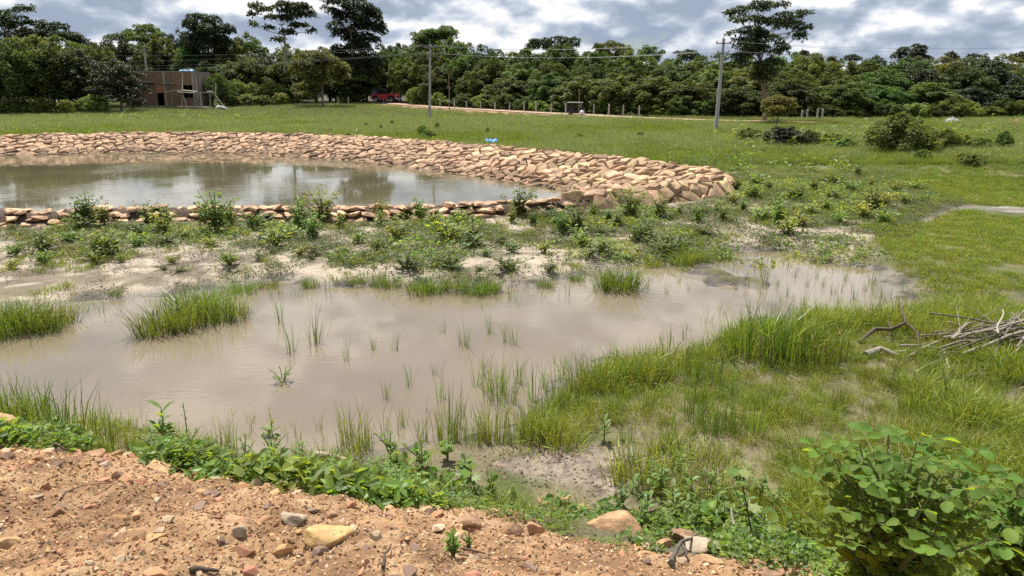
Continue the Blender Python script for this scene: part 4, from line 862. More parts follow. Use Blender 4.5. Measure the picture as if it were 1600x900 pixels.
def bushes():
    def bush(pr, px, py_base, top, wpx, label, group=None, name='bush'):
        p = at(px, py_base); w = wpx / FPX * dcam(p); put_tree(pr, px, 0, top, w, label, group, name, 'bush', base=p)
    put_tree(DARK_T[1], 190, 84, 98, 5.8, 'dark bushy tree hiding the left end of the brick house', None, 'bushy_tree')
    for i, (px, Y, tp, w) in enumerate([(345, 92, 118, 3.8), (372, 96, 128, 3.6), (398, 97, 132, 4), (425, 99, 130, 3.6), (456, 101, 138, 3), (440, 96, 146, 2.4), (360, 93, 146, 2.6), (388, 94, 148, 2.6), (412, 95, 150, 2.2)]):
        put_tree(LIGHT_B[i % 3] if i % 2 else BUSH_B[i % 2], px, Y, tp, w, 'leafy bush on the bank right of the brick house', 'bushes right of the house', 'bush', 'bush')
    for i, (px, Y, tp, w) in enumerate([(538, 104, 146, 2.6), (560, 105, 147, 2.6), (652, 100, 138, 3.2), (668, 98, 140, 3.0), (684, 95, 146, 2.2)]):
        put_tree(LIGHT_B[i % 3], px, Y, tp, w, 'light green bush beside the road near the red car', 'bushes by the red car', 'bush', 'bush')
    for i, (px, Y, tp, w) in enumerate([(30, 80, 156, 2.6), (68, 80, 154, 2.4), (104, 80, 157, 2), (150, 82, 150, 3), (-5, 80, 153, 3)]):
        put_tree(LIGHT_B[i % 3], px, Y, tp, w, 'low bush under the grove at the far left', 'bushes under the left grove', 'bush', 'bush')
    px = 650
    while px < 1630:
        Y = float(np.interp(px, [650, 700, 800, 900, 1000, 1100, 1300, 1630], [98, 93, 85, 78.5, 74.5, 70.5, 69, 72])) + random.uniform(0, 1); p = colY(px, Y)
        put_tree(random.choice(BUSH_B if random.random() < .7 else LIGHT_B), px, Y, atop(p, random.uniform(1.0, 2.0)), random.uniform(2.2, 3.4), 'leafy undergrowth bush at the foot of the plantation', 'undergrowth along the plantation', 'undergrowth_bush', 'bush'); px += random.uniform(22, 40)
    bush(BUSH_B[1], 1402, 243, 184, 96, 'large rounded bush in the grass right of the small field tree')
    bush(LIGHT_B[1], 1392, 236, 186, 60, 'sunlit crown of creeper rising behind the large rounded bush', None, 'creeper_bush')
    bush(DARK_T[0], 1224, 234, 198, 66, 'low dark bush beneath the small field tree', None, 'low_bush')
    bush(LIGHT_B[0], 1170, 224, 200, 50, 'small light bush left of the low dark bush', None, 'low_bush')
    for i, (px, pb, tp, w) in enumerate([(1474, 240, 206, 46), (1500, 238, 210, 40), (1530, 238, 214, 36), (1566, 238, 208, 26), (1448, 244, 212, 40), (1300, 228, 208, 40), (1262, 232, 206, 36), (1320, 236, 216, 30)]):
        bush(LIGHT_B[i % 3] if i % 3 else BUSH_B[1], px, pb, tp, w, 'leafy shrub in the grass beside the large rounded bush', 'shrubs beside the large bush', 'low_shrub')
    for i, (px, pb, tp, w) in enumerate([(1440, 254, 244, 30), (1520, 262, 246, 36), (1508, 258, 240, 30)]):
        bush(LIGHT_B[i % 3], px, pb, tp, w, 'low bright shrub in front of the large rounded bush', 'shrubs before the large bush', 'low_shrub')
    for i, (px, pb, tp, w) in enumerate([(572, 203, 192, 7), (596, 207, 195, 7), (613, 199, 190, 9)]):
        bush(DARK_T[i], px, pb, tp, w, ['leftmost of three small dark shrubs in the far grass', 'middle and lowest of three small dark shrubs in the far grass', 'rightmost of three small dark shrubs in the far grass'][i], None, 'dark_shrub')
    for i, (px, pb, tp, w) in enumerate([(660, 214, 196, 20), (683, 206, 192, 10), (545, 222, 208, 10), (670, 218, 204, 26), (905, 222, 208, 16), (1000, 220, 210, 14), (762, 212, 200, 8)]):
        bush(LIGHT_B[i % 3], px, pb, tp, w, 'small yellow green bush in the grass behind the stone bank', 'weed bushes behind the stone bank', 'low_shrub')
    # the small field tree
    b = at(1212, 207)
    px_tree('small_field_tree', 'small yellowish round tree on a thin trunk in the field', 1212, b.y, [(1213, 192), (1216, 178)], [(1204, 166, 12, 9), (1226, 164, 14, 9), (1216, 156, 14, 7), (1232, 176, 10, 7), (1200, 178, 9, 7), (1216, 174, 16, 9)], M['leaf_olive'], .17, .22, .06, base=b, yd=.2)
bushes()

# ------------------------------------------------------------------ brick house, scaffold, pale heap
def house():
    Y = 90.0; p0 = atY(197, 168, Y); p1 = atY(313, 168, Y); W = p1.x - p0.x; zg = Hs((p0.x + p1.x) / 2, Y); root = empty('brick_house', (p0.x, Y, zg)); zt = atY(270, 112, Y).z - zg
    tag(root, 'unfinished flat roofed brick house with scaffolding at the left tree line', 'house')
    sx = lambda px: atY(px, 168, Y).x - p0.x
    sz = lambda py: atY(270, py, Y).z - zg
    D = 4.2; t = .23; dx0, dx1 = sx(246), sx(259); wx0, wx1 = sx(289), sx(305); dtop = sz(132); wz0, wz1 = sz(153), sz(133)
    fw = MB()
    box(fw, (0, 0, -.4), (dx0, t, zt)); box(fw, (dx0, 0, dtop), (dx1, t, zt)); box(fw, (dx1, 0, -.4), (wx0, t, zt)); box(fw, (wx0, 0, -.4), (wx1, t, wz0)); box(fw, (wx0, 0, wz1), (wx1, t, zt)); box(fw, (wx1, 0, -.4), (W, t, zt))
    fw.build('front_wall', M['plaster'], root)
    box(MB(), (0, t + .003, -.4), (t, D - t - .003, zt - .01)).build('side_wall', M['plaster'], root); box(MB(), (W - t, t + .003, -.4), (W, D - t - .003, zt - .01)).build('side_wall', M['slabm'], root); box(MB(), (0, D - t, -.4), (W, D, zt)).build('back_wall', M['plaster'], root)
    box(MB(), (t + .01, t + .01, zt - .55), (W - t - .01, D - t - .01, zt - .40)).build('roof', M['slabm'], root)
    box(MB(), (t + .01, t + .01, -.3), (W - t - .01, D - t - .01, .05)).build('floor', M['slabm'], root)
    box(MB(), (t + .02, 2.6, .06), (W - t - .02, 2.75, zt - .56)).build('inner_wall', M['dark'], root)
    box(MB(), (-.1, -.02, zt + .003), (W + .1, .30, zt + .09)).build('parapet_coping', M['slabm'], root)
    box(MB(), (sx(228), -.45, sz(129)), (sx(246), -.004, sz(129) + .12)).build('sunshade', M['slabm'], root); box(MB(), (sx(260), -.30, sz(131)), (sx(277), -.004, sz(131) + .12)).build('sunshade', M['slabm'], root)
    box(MB(), (-.2, -.5, -.5), (W + .3, -.004, sz(165))).build('plinth', M['slabm'], root)
    for q in (261.5, 306.0, 311.0): box(MB(), (sx(q) - .14, -.035, sz(165) + .003), (sx(q) + .14, -.003, zt - .02)).build('column', M['slabm'], root)
    f = MB(); box(f, (dx0 + .002, .06, sz(165)), (dx0 + .09, .16, dtop - .09)); box(f, (dx1 - .09, .06, sz(165)), (dx1 - .002, .16, dtop - .09)); box(f, (dx0 + .002, .06, dtop - .088), (dx1 - .002, .16, dtop - .002)); dr = f.build('door_frame', M['heap_red'], root)
    box(MB(), (dx0 + .09, .10, dtop - .95), (dx1 - .09, .13, dtop - .09)).build('panel', M['heap_red'], dr)
    f = MB(); 
    for a in (wx0 + .03, (wx0 + wx1) / 2, wx1 - .03): box(f, (a - .025, .08, wz0 + .002), (a + .025, .14, wz1 - .002))
    f.build('window_frame', M['stick_dark'], root)
    # scaffold of bamboo and planks
    Ys = Y - 1.5; g = atY(300, 172, Ys); so = empty('bamboo_scaffold', (g.x, Ys, Hs(g.x, Ys))); tag(so, 'bamboo and plank scaffold standing against the brick house', 'scaffold'); sb = Vector(so.location)
    def bar(a, b, r_, nm, mat, y0=0, y1=0):
        A = atY(a[0], a[1], Ys) + Vector((0, y0, 0)); B = atY(b[0], b[1], Ys) + Vector((0, y1, 0)); mb = MB(); tube(mb, [A - sb, (A + B) / 2 - sb + Vector((.03, 0, .02)), B - sb], r_, 6); mb.build(nm, M[mat], so)
    for a, b, y0, y1 in [((285, 114), (284, 174), 0, 0), ((284.5, 144), (297, 175), 0, -.6), ((312, 146), (320, 175), 0, -.6), ((323, 144), (324, 170), .9, .9), ((332.5, 130), (332, 170), .9, .9), ((333, 145), (360, 175), 0, -.8), ((309, 144), (308.5, 170), .9, .9), ((265, 144), (264.5, 172), .6, .6)]: bar(a, b, .06, 'pole', 'bamboo', y0, y1)
    def board(a, b, z, nm='plank', y0=-.3, y1=.25, th=.07):
        A = atY(a, z[0], Ys) - sb; B = atY(b, z[1], Ys) - sb; mb = MB()
        mb.add([(A.x, y0, A.z), (B.x, y0, B.z), (B.x, y1, B.z), (A.x, y1, A.z), (A.x, y0, A.z + th), (B.x, y0, B.z + th), (B.x, y1, B.z + th), (A.x, y1, A.z + th)], BOXF); mb.build(nm, M['plank'], so)
    board(260, 285, (143.5, 141)); board(284.6, 308, (141.3, 143.5)); board(281, 307, (144, 145.6), y0=-.75, y1=-.35); board(312, 336, (145.5, 144.5)); board(321, 330, (143, 144), y0=.35, y1=.7)
    board(280, 332, (167, 168.4), y0=-.5, y1=.1, th=.10)
    mb = MB(); A = atY(291, 113, Y - .1); r = np.random.default_rng(3); V = []
    gx, gy = 9, 5
    for j in range(gy):
        for i in range(gx): V.append(((i / 8 - .5) * 1.7, (j / 4 - .5) * .5, .12 * r.uniform(0, 1) - .06 * abs(j - 2)))
    mb.add(V, [[j * gx + i, j * gx + i + 1, (j + 1) * gx + i + 1, (j + 1) * gx + i] for j in range(gy - 1) for i in range(gx - 1)]); o = mb.build('tarpaulin', M['tarp_blue']); o.location = (A.x, A.y + .3, zg + zt + .17); tag(o, 'crumpled blue tarpaulin lying on the roof edge of the brick house', 'tarpaulin')
    sm = o.modifiers.new('thickness', 'SOLIDIFY'); sm.thickness = .02
    a = atY(345, 170, Ys - .8); V, F = hull(40, 1.0, .8, 1.0, 9); mb = MB(); V[:, 2] = np.maximum(V[:, 2], -.1) * .75; mb.add(V, F); o = mb.build('sand_heap', M['heap'], smooth=False); o.location = (a.x, a.y, Hs(a.x, a.y)); o.scale = (.9, .8, .75); tag(o, 'pale grey sand heap at the right foot of the scaffold', 'sand heap')
house()

# ------------------------------------------------------------------ vehicles
def wheel(parent, loc, r0, w):
    a = np.linspace(0, 2 * np.pi, 20, endpoint=False); mb = MB(); prof = [(r0 * .62, -w / 2), (r0 * .94, -w / 2), (r0, -w * .3), (r0, w * .3), (r0 * .94, w / 2), (r0 * .62, w / 2)]
    V = [(r_ * math.cos(t), y, r_ * math.sin(t)) for r_, y in prof for t in a]; n = 20
    F = [[i * n + k, i * n + (k + 1) % n, (i + 1) * n + (k + 1) % n, (i + 1) * n + k] for i in range(5) for k in range(n)]
    wh = empty('wheel', loc); wh.parent = parent; mb.add(V, F); mb.build('tyre', M['tyre'], wh, True)
    mb = MB()
    for s in (-1, 1):
        V = [(r0 * .63 * math.cos(t), s * w * .42, r0 * .63 * math.sin(t)) for t in a] + [(0, s * w * .30, 0)]; mb.add(V, [[k, (k + 1) % n, n] for k in range(n)])
    mb.build('rim', M['steel'], wh)
def prism(mb, prof, y0, y1, mat=0):
    n = len(prof); V = [(x, y0, z) for x, z in prof] + [(x, y1, z) for x, z in prof]; mb.add(V, [[k, (k + 1) % n, n + (k + 1) % n, n + k] for k in range(n)], 1, mat)
    mb.add(V[:n], [list(range(n - 1, -1, -1))], 1, mat); mb.add(V[n:], [list(range(n))], 1, mat); return mb
def jeep():
    p = Vector((*atz(603, 160.5, .88), 0)); d, z = road_d(np.array([p.x]), np.array([p.y])); o = empty('red_car', (p.x, p.y, float(z[0]) + .05), R(-14), .97); tag(o, 'red off-road car with black top parked on the dirt road', 'car')
    def bev(ob, w=.05):
        b = ob.modifiers.new('bevel', 'BEVEL'); b.width = w; b.segments = 2; b.limit_method = 'ANGLE'; return ob
    b = MB(); prism(b, [(-1.85, .55), (-1.75, .42), (-1.62, .42), (-1.55, .82), (-1.28, .98), (-1.0, .98), (-.75, .82), (-.66, .42), (.66, .42), (.75, .82), (1.0, .98), (1.32, .98), (1.58, .82), (1.65, .50), (1.86, .50), (1.86, 1.00), (1.80, 1.10), (.62, 1.17), (-1.85, 1.17)], -.82, .82); bev(b.build('body', M['red'], o))
    b = MB(); prism(b, [(.62, 1.17), (1.78, 1.10), (1.74, 1.15), (.64, 1.24)], -.66, .66); bev(b.build('bonnet', M['red'], o), .03)
    b = MB(); prism(b, [(-1.83, 1.172), (.58, 1.172), (.36, 1.78), (-1.76, 1.80)], -.745, .745); bev(b.build('cabin', M['glass'], o), .03)
    b = MB(); prism(b, [(-1.84, 1.75), (.40, 1.73), (.34, 1.84), (-1.78, 1.88)], -.79, .79); bev(b.build('roof', M['black'], o))
    for s in (-1, 1):
        for x in (-1.80, -.80, .48):
            mb = MB(); tube(mb, [(x, s * .765, 1.16), (x + (-.16 if x > 0 else .03), s * .765, 1.78)], .05, 5); mb.build('pillar', M['black'] if x < 0 else M['red'], o)
        for x in (-1.15, 1.16):
            wheel(o, (x, s * .76, .38), .38, .26)
            b = MB(); prism(b, [(x - .52, .70), (x - .42, .88), (x - .2, 1.0), (x + .2, 1.0), (x + .42, .88), (x + .52, .70), (x + .46, .70), (x + .36, .84), (x + .18, .93), (x - .18, .93), (x - .36, .84), (x - .46, .70)], s * .82, s * .93); b.build('fender', M['black'], o)
        b = MB(); prism(b, [(-.60, .42), (.60, .42), (.60, .36), (-.60, .36)], s * .80, s * .95); b.build('step', M['black'], o)
        a = np.linspace(0, 2 * np.pi, 14, endpoint=False); mb = MB(); mb.add([(1.89, s * .56 + .12 * math.cos(t), .90 + .12 * math.sin(t)) for t in a] + [(1.93, s * .56, .90)], [[k, (k + 1) % 14, 14] for k in range(14)]); mb.build('headlight', M['lamp'], o)
        mb = MB(); box(mb, (.36, s * .83, 1.15), (.46, s * 1.0, 1.32)); mb.build('mirror', M['black'], o)
        mb = MB(); box(mb, (-.55, s * .823, .5), (.42, s * .835, 1.14)); d_ = mb.build('door', M['red'], o); mb = MB(); box(mb, (-.45, s * .837, 1.0), (-.30, s * .86, 1.04)); mb.build('handle', M['black'], d_)
        mb = MB(); box(mb, (-1.90, s * .60, .85), (-1.853, s * .78, 1.05)); mb.build('tail_lamp', M['red'], o)
    for k in range(7): mb = MB(); box(mb, (1.862, -.33 + k * .11 - .03, .74), (1.88, -.33 + k * .11 + .03, 1.02)); mb.build('grille_slot', M['black'], o)
    mb = MB(); box(mb, (1.863, -.85, .46), (2.06, .85, .66)); bev(mb.build('front_bumper', M['chrome'], o)); mb = MB(); box(mb, (-2.0, -.8, .46), (-1.853, .8, .64)); bev(mb.build('rear_bumper', M['black'], o))
    sp = empty('spare_wheel', (-1.98, .15, 1.0), R(90)); sp.parent = o
    a = np.linspace(0, 2 * np.pi, 20, endpoint=False); mb = MB()
    V = [(q * math.cos(t), y, q * math.sin(t)) for q, y in ((.12, .12), (.36, .11), (.36, -.11), (.12, -.12)) for t in a]; mb.add(V, [[i * 20 + k, i * 20 + (k + 1) % 20, (i + 1) * 20 + (k + 1) % 20, (i + 1) * 20 + k] for i in range(3) for k in range(20)]); mb.build('tyre', M['tyre'], sp, True)
jeep()
def rickshaw():
    p = Vector((*atz(901, 179.3, .42), 0)); d, z = road_d(np.array([p.x]), np.array([p.y])); o = empty('three_wheeler', (p.x, p.y + .4, float(z[0]) + .05), R(-20), .68); tag(o, 'small dark three wheeled vehicle with pale flat roof on the dirt road', 'three wheeler')
    b = MB(); prism(b, [(-1.25, .30), (-1.30, .95), (-.25, .95), (-.20, .45), (.55, .45), (.60, .95), (1.0, .95), (1.28, .60), (1.25, .30)], -.62, .62); ob = b.build('body', M['black'], o); m = ob.modifiers.new('bevel', 'BEVEL'); m.width = .05; m.segments = 2
    b = MB(); prism(b, [(-1.35, 1.58), (.85, 1.58), (.80, 1.68), (-1.32, 1.70)], -.70, .70); b.build('roof', M['heap'], o)
    for s in (-1, 1):
        for x, x2 in ((-1.25, -1.28), (-.25, -.25), (.98, .78)): mb = MB(); tube(mb, [(x, s * .6, .94), (x2, s * .64, 1.6)], .03, 5); mb.build('roof_post', M['black'], o)
        wheel(o, (-.85, s * .60, .22), .22, .14)
    wheel(o, (.95, 0, .22), .22, .12)
    b = MB(); box(b, (-1.1, -.5, .952), (-.4, .5, 1.05)); b.build('seat', M['stick_dark'], o); b = MB(); box(b, (-1.27, -.55, .96), (-1.15, .55, 1.45)); b.build('backrest', M['stick_dark'], o)
    b = MB(); prism(b, [(.98, .96), (.985, .96), (.80, 1.56), (.79, 1.56)], -.55, .55); b.build('windscreen', M['glass'], o)
    q = Vector((*atz(908.5, 179.8, .42), 0)); V, F = hull(36, .30, .22, .30, 77); V[:, 2] = np.maximum(V[:, 2], -.18); mb = MB(); mb.add(V, F); s = mb.build('white_sack', M['tarp_white'], smooth=True); s.location = (q.x, q.y - .3, .42 + .2); tag(s, 'white filled sack standing in front of the three wheeled vehicle', 'sack')
rickshaw()

# ------------------------------------------------------------------ poles, wires, posts
def pole(px, py, top, label, w=.24):
    b = at(px, py); t = atY(top[0], top[1], b.y); h = t.z - b.z; o = empty('utility_pole', b); tag(o, label, 'utility pole')
    lean = t.x - b.x; mb = MB(); V = []
    for z, s in ((-.5, w), (h, w * .62)):
        x = lean * max(z, 0) / h
        V += [(x - s / 2, -s * .35, z), (x + s / 2, -s * .35, z), (x + s / 2, s * .35, z), (x - s / 2, s * .35, z)]
    mb.add(V, BOXF); mb.build('shaft', M['concrete'], o); pts = []
    for k, (dz, L) in enumerate(((-.35, .50), (-.95, .36))):
        z = h + dz; x = lean * z / h; mb = MB(); box(mb, (x - L, -.14, z), (x + L, -.095, z + .07)); mb.build('cross_arm', M['steel'], o)
        for s in ((-1, 0, 1) if k == 0 else (-1, 1)):
            i = MB(); tube(i, [(x + s * L * .92, -.118, z + .071), (x + s * L * .92, -.118, z + .20)], [.045, .035], 8); i.build('insulator', M['insul'], o)
            pts.append(b + Vector((x + s * L * .92, -.118, z + .20)))
    mb = MB(); tube(mb, [(lean * 1.0, 0, h), (lean * 1.02, 0, h + .35)], .025, 5); mb.build('lightning_spike', M['steel'], o)
    return pts
PA = pole(671, 189, (672, 68), 'concrete utility pole in the grass behind the middle of the stone bank')
PB = pole(1118, 207, (1131, 60), 'leaning concrete utility pole in the field left of the big tree', .25)
def wires():
    def wire(a, b, sag, label):
        mb = MB(); tube(mb, [a.lerp(b, t) - Vector((0, 0, sag * 4 * t * (1 - t))) - a for t in np.linspace(0, 1, 15)], .0065, 4); o = mb.build('power_line', M['wire']); o.location = a; tag(o, label, 'power line')
    names = ['left upper', 'middle upper', 'right upper', 'left lower', 'right lower']
    ends = [atY(1720, 70 + k * 5, 46) for k in range(5)]
    left = [atY(60, 84 + k * 6, 98) for k in range(5)]
    for k in (0, 2, 3, 4):
        wire(PB[k], ends[k] + Vector((0, (k % 3) * .6, 0)), .35, f'thin power line from the {names[k]} insulator of the leaning pole to the right edge')
        wire(PA[k], PB[k], .45, f'thin power line between the two poles at the {names[k]} insulators')
        wire(left[k], PA[k], .5, f'thin power line running left from the {names[k]} insulator of the middle pole')
    b = colY(236, 98); t = atY(236, 76, 98); o = empty('utility_pole', b); tag(o, 'concrete pole top rising from trees above the brick house', 'utility pole'); mb = MB(); h = t.z - b.z
    mb.add([(-.14, -.1, 0), (.14, -.1, 0), (.14, .1, 0), (-.14, .1, 0), (-.09, -.07, h), (.09, -.07, h), (.09, .07, h), (-.09, .07, h)], BOXF); mb.build('shaft', M['concrete'], o); mb = MB(); box(mb, (-.5, -.13, h - .4), (.5, -.105, h - .33)); mb.build('cross_arm', M['steel'], o)
wires()
def posts():
    me = MB(); me.add([(-.075, -.06, -.3), (.075, -.06, -.3), (.075, .06, -.3), (-.075, .06, -.3), (-.06, -.05, 1.12), (.06, -.05, 1.12), (.06, .05, 1.12), (-.06, .05, 1.12)], BOXF); me.add([(-.06, -.05, 1.121), (.06, -.05, 1.121), (.06, .05, 1.121), (-.06, .05, 1.121), (0, 0, 1.16)], [[0, 1, 4], [1, 2, 4], [2, 3, 4], [3, 0, 4]]); m = me.mesh('fence_post', M['post'])
    allp = [(529, 'left'), (545, 'left'), (688, 'mid'), (710, 'mid'), (729, 'mid'), (751, 'mid'), (773, 'mid'), (796, 'mid'), (818.7, 'mid'), (837.6, 'mid'), (861, 'mid'), (884, 'mid'), (907.5, 'mid'), (927.5, 'mid'), (950.7, 'mid'), (973, 'mid'), (998, 'mid'), (1252, 'r'), (1260, 'r'), (1276, 'r'), (1284, 'r')]
    base = ([500, 600, 700, 800, 900, 1000, 1100, 1300], [100.5, 99, 90.5, 83, 76.5, 72.5, 68.5, 67.0])
    for px, g in allp:
        Y = float(np.interp(px, *base)); p = colY(px, Y); o = link(m, 'fence_post', None, p, (random.uniform(-.05, .05), random.uniform(-.05, .05), random.uniform(-.3, .3)), (1.0, 1.0, random.uniform(.74, .95)))
        tag(o, {'left': 'pale concrete fence post left of the red car', 'mid': 'pale concrete fence post in the row along the plantation edge', 'r': 'pale concrete fence post right of the big layered tree'}[g], 'fence post', {'left': 'posts left of the car', 'mid': 'posts along the plantation', 'r': 'posts right of the big tree'}[g])
    for px, py, top, lab in ((702, 175, 115, 'thin dark wooden pole right of the middle utility pole'), (904, 180, 138, 'thin pole standing just behind the three wheeled vehicle')):
        Y = float(np.interp(px, *base)) - (3 if px < 800 else -.6); p = colY(px, Y); t = atY(px, top, Y); mb = MB(); tube(mb, [(0, 0, -.3), (.04, 0, (t.z - p.z) * .5), (0, 0, t.z - p.z)], [.07, .06, .045], 6); o = mb.build('wooden_pole', M['stick_brown']); o.location = p; tag(o, lab, 'pole')
posts()
def heaps():
    def heap(px, py, wpx, hpx, mat, label, name, seed):
        p = at(px, py); k = dcam(p) / FPX; r = np.random.default_rng(seed); n = 22; V = []; F = []
        for j in range(7):
            q = j / 6
            for i in range(n):
                a = 2 * np.pi * i / n; rr = (1 - q) * (1 + .18 * math.sin(a * 3 + seed) + .1 * r.normal()); V.append((rr * math.cos(a) * wpx * k / 2, rr * math.sin(a) * wpx * k / 2 * .7, (q ** .8) * hpx * k * (1 + .08 * r.normal()) - (.1 if j == 0 else 0)))
        F = [[j * n + i, j * n + (i + 1) % n, (j + 1) * n + (i + 1) % n, (j + 1) * n + i] for j in range(6) for i in range(n)]
        mb = MB(); mb.add(V, F); o = mb.build(name, M[mat]); o.location = p; tag(o, label, 'heap')
    heap(1486, 194, 34, 12, 'heap', 'pale grey mound in the far grass at right', 'gravel_mound', 3); heap(1585, 194, 44, 8, 'heap_red', 'low red earth mound at the right edge of the far field', 'earth_mound', 5)
    heap(1353, 188, 18, 4, 'tarp_white', 'small white heap in the far grass behind the large bush', 'white_heap', 8); heap(208, 188, 24, 4, 'heap', 'low grey rubble in the grass in front of the brick house', 'rubble_heap', 9)
    p = at(768, 232); mb = MB(); r = np.random.default_rng(4); V = []; gx, gy = 10, 7
    for j in range(gy):
        for i in range(gx): V.append(((i / 9 - .5) * .75, (j / 6 - .5) * .6, .16 * r.uniform(0, 1) + .05))
    mb.add(V, [[j * gx + i, j * gx + i + 1, (j + 1) * gx + i + 1, (j + 1) * gx + i] for j in range(gy - 1) for i in range(gx - 1)], np.repeat(np.where(r.uniform(size=gx * gy) < .5, .7, 1.9), 1)); o = mb.build('plastic_sheet', M['tarp_blue']); o.location = (p.x, p.y, RIM_Z - .02); o.scale = (.8, .7, .7); o.rotation_euler = (.25, 0, .2); m = o.modifiers.new('t', 'SOLIDIFY'); m.thickness = .01; tag(o, 'crumpled blue plastic sheet on the far stone bank', 'plastic sheet')
heaps()

# ------------------------------------------------------------------ weeds on the sandy strip
def weed_proto(seed, h=.6, nst=6, nleaf=70, size=.12, shape=PALM, mat='weed', spread=.4):
    r = np.random.default_rng(seed); sb = MB(); lb = MB()
    for k in range(nst):
        a = r.uniform(0, 6.28); le = r.uniform(.15, 1) * spread; hh = h * r.uniform(.55, 1.0) * (1 if k else 1.1)
        if k == 0: le *= .2
        e = np.array([math.cos(a) * le, math.sin(a) * le, hh]); mid = e * np.array([.35, .35, .55]); tube(sb, [(0, 0, -.03), tuple(mid), tuple(e)], [.012, .009, .004], 4, cap=False)
        n = nleaf // nst; t = np.sort(r.uniform(.12, 1.0, n)); pos = np.where(t[:, None] < .5, mid * (t[:, None] / .5), mid + (e - mid) * ((t[:, None] - .5) / .5))
        b = r.uniform(0, 6.28, n); ax = np.stack([np.cos(b), np.sin(b), r.uniform(-.1, .5, n)], 1); pos = pos + ax * size * .55
        nm = np.stack([r.normal(0, .35, n), r.normal(0, .35, n), np.ones(n)], 1); leaves(lb, shape, pos, ax, nm, size * r.uniform(.6, 1.2, n) * (1.15 - .4 * t), r.uniform(.75, 1.3, n))
    return sb.mesh('stem', M['stem']), lb.mesh('foliage', M[mat])
WEED = [weed_proto(600 + i, .62, 9, 250, .090, spread=.42) for i in range(4)]
WEED_LOW = [weed_proto(620 + i, .32, 9, 90, .10, OVATE, 'weed', .42) for i in range(3)]
WEED_DARK = [weed_proto(640 + i, .24, 10, 110, .075, OVATE, 'cover', .45) for i in range(3)]
def put_weed(pr, p, s, label, group, name='leafy_weed', cat='weed'):
    o = empty(name, p, random.uniform(0, 6.28), (s * random.uniform(.9, 1.1), s * random.uniform(.9, 1.1), s)); link(pr[0], 'stem', o); link(pr[1], 'foliage', o); tag(o, label, cat, group); return o
def weeds():
    tall = [(140, 348, 55), (120, 352, 40), (165, 352, 40), (232, 352, 45), (262, 338, 40), (255, 368, 50), (340, 362, 62), (362, 352, 40), (322, 350, 40), (470, 356, 48), (505, 348, 52), (490, 372, 46), (530, 356, 36), (595, 332, 40), (592, 352, 30), (655, 344, 40), (640, 340, 24),
            (812, 336, 46), (800, 348, 34), (832, 352, 32), (868, 352, 36), (902, 358, 40), (880, 366, 36), (950, 346, 32), (985, 340, 46), (965, 352, 36), (1030, 340, 40), (1060, 338, 34), (1090, 348, 40), (1120, 332, 34), (1130, 345, 34), (925, 338, 26)]
    for i, (px, py, h) in enumerate(tall): p = at(px, py); put_weed(WEED[random.randrange(4)], p, h / FPX * dcam(p) / .68 * random.uniform(.75, 1.25), 'tall lobed leaf weed along the near stone rim', 'weeds along the near rim')
    low = [(70, 392, 34), (25, 400, 30), (165, 398, 38), (215, 385, 30), (150, 412, 30), (190, 410, 26), (70, 412, 24), (270, 412, 20), (360, 415, 22), (330, 385, 26), (430, 385, 30), (560, 380, 30), (590, 390, 26), (620, 375, 24), (700, 375, 30), (740, 385, 24), (760, 400, 26), (800, 395, 30), (850, 395, 26), (910, 385, 30), (940, 395, 22), (1000, 375, 30), (1040, 385, 26), (400, 360, 26), (445, 372, 26), (540, 398, 22), (470, 400, 22), (680, 352, 24), (720, 350, 22), (665, 398, 18), (20, 420, 20), (110, 378, 20), (290, 372, 22)]
    for i, (px, py, h) in enumerate(low): p = at(px, py); put_weed(random.choice(WEED_LOW), p, h / FPX * dcam(p) / .36 * random.uniform(.6, 1.35), 'low bushy weed on the sand between stone rim and puddle', 'low weeds on the sand')
    right = [(1150, 300, 26), (1175, 310, 30), (1190, 345, 30), (1215, 350, 40), (1230, 366, 34), (1250, 352, 26), (1215, 330, 30), (1180, 290, 24), (1240, 310, 28), (1270, 300, 26), (1300, 290, 24), (1330, 300, 24), (1365, 330, 40), (1350, 340, 30), (1380, 322, 26), (1290, 330, 22), (1310, 350, 24), (1400, 300, 20), (1340, 276, 22), (1300, 312, 22), (1265, 335, 22), (1160, 330, 22), (1380, 348, 24), (1415, 318, 18), (1200, 300, 22), (1145, 318, 22), (1430, 296, 18), (1360, 292, 18)]
    for i, (px, py, h) in enumerate(right): p = at(px, py); put_weed((WEED if i % 3 == 0 else WEED_LOW)[i % 3], p, h / FPX * dcam(p) / (.62 if i % 3 == 0 else .36), 'bushy weed on the patchy ground right of the stone bank', 'weeds right of the stone bank')
    r = random.Random(8); n = 0
    while n < 60:
        px, py = r.uniform(0, 1130), r.uniform(335, 425); p = at(px, py)
        if sdpoly(RIM, np.array([p.x]), np.array([p.y]))[0] < .9 or p.z < .07 or fbm(p.x * .5, p.y * .6, 91, 3) < .44: continue
        put_weed(WEED_DARK[n % 3], p, .4 + 1.0 * r.random() ** 2, 'dull green weed mound on %s half of sandy strip' % ('left' if px < 565 else 'right'), 'weed mounds on the sandy strip', 'weed_mound'); n += 1
weeds()

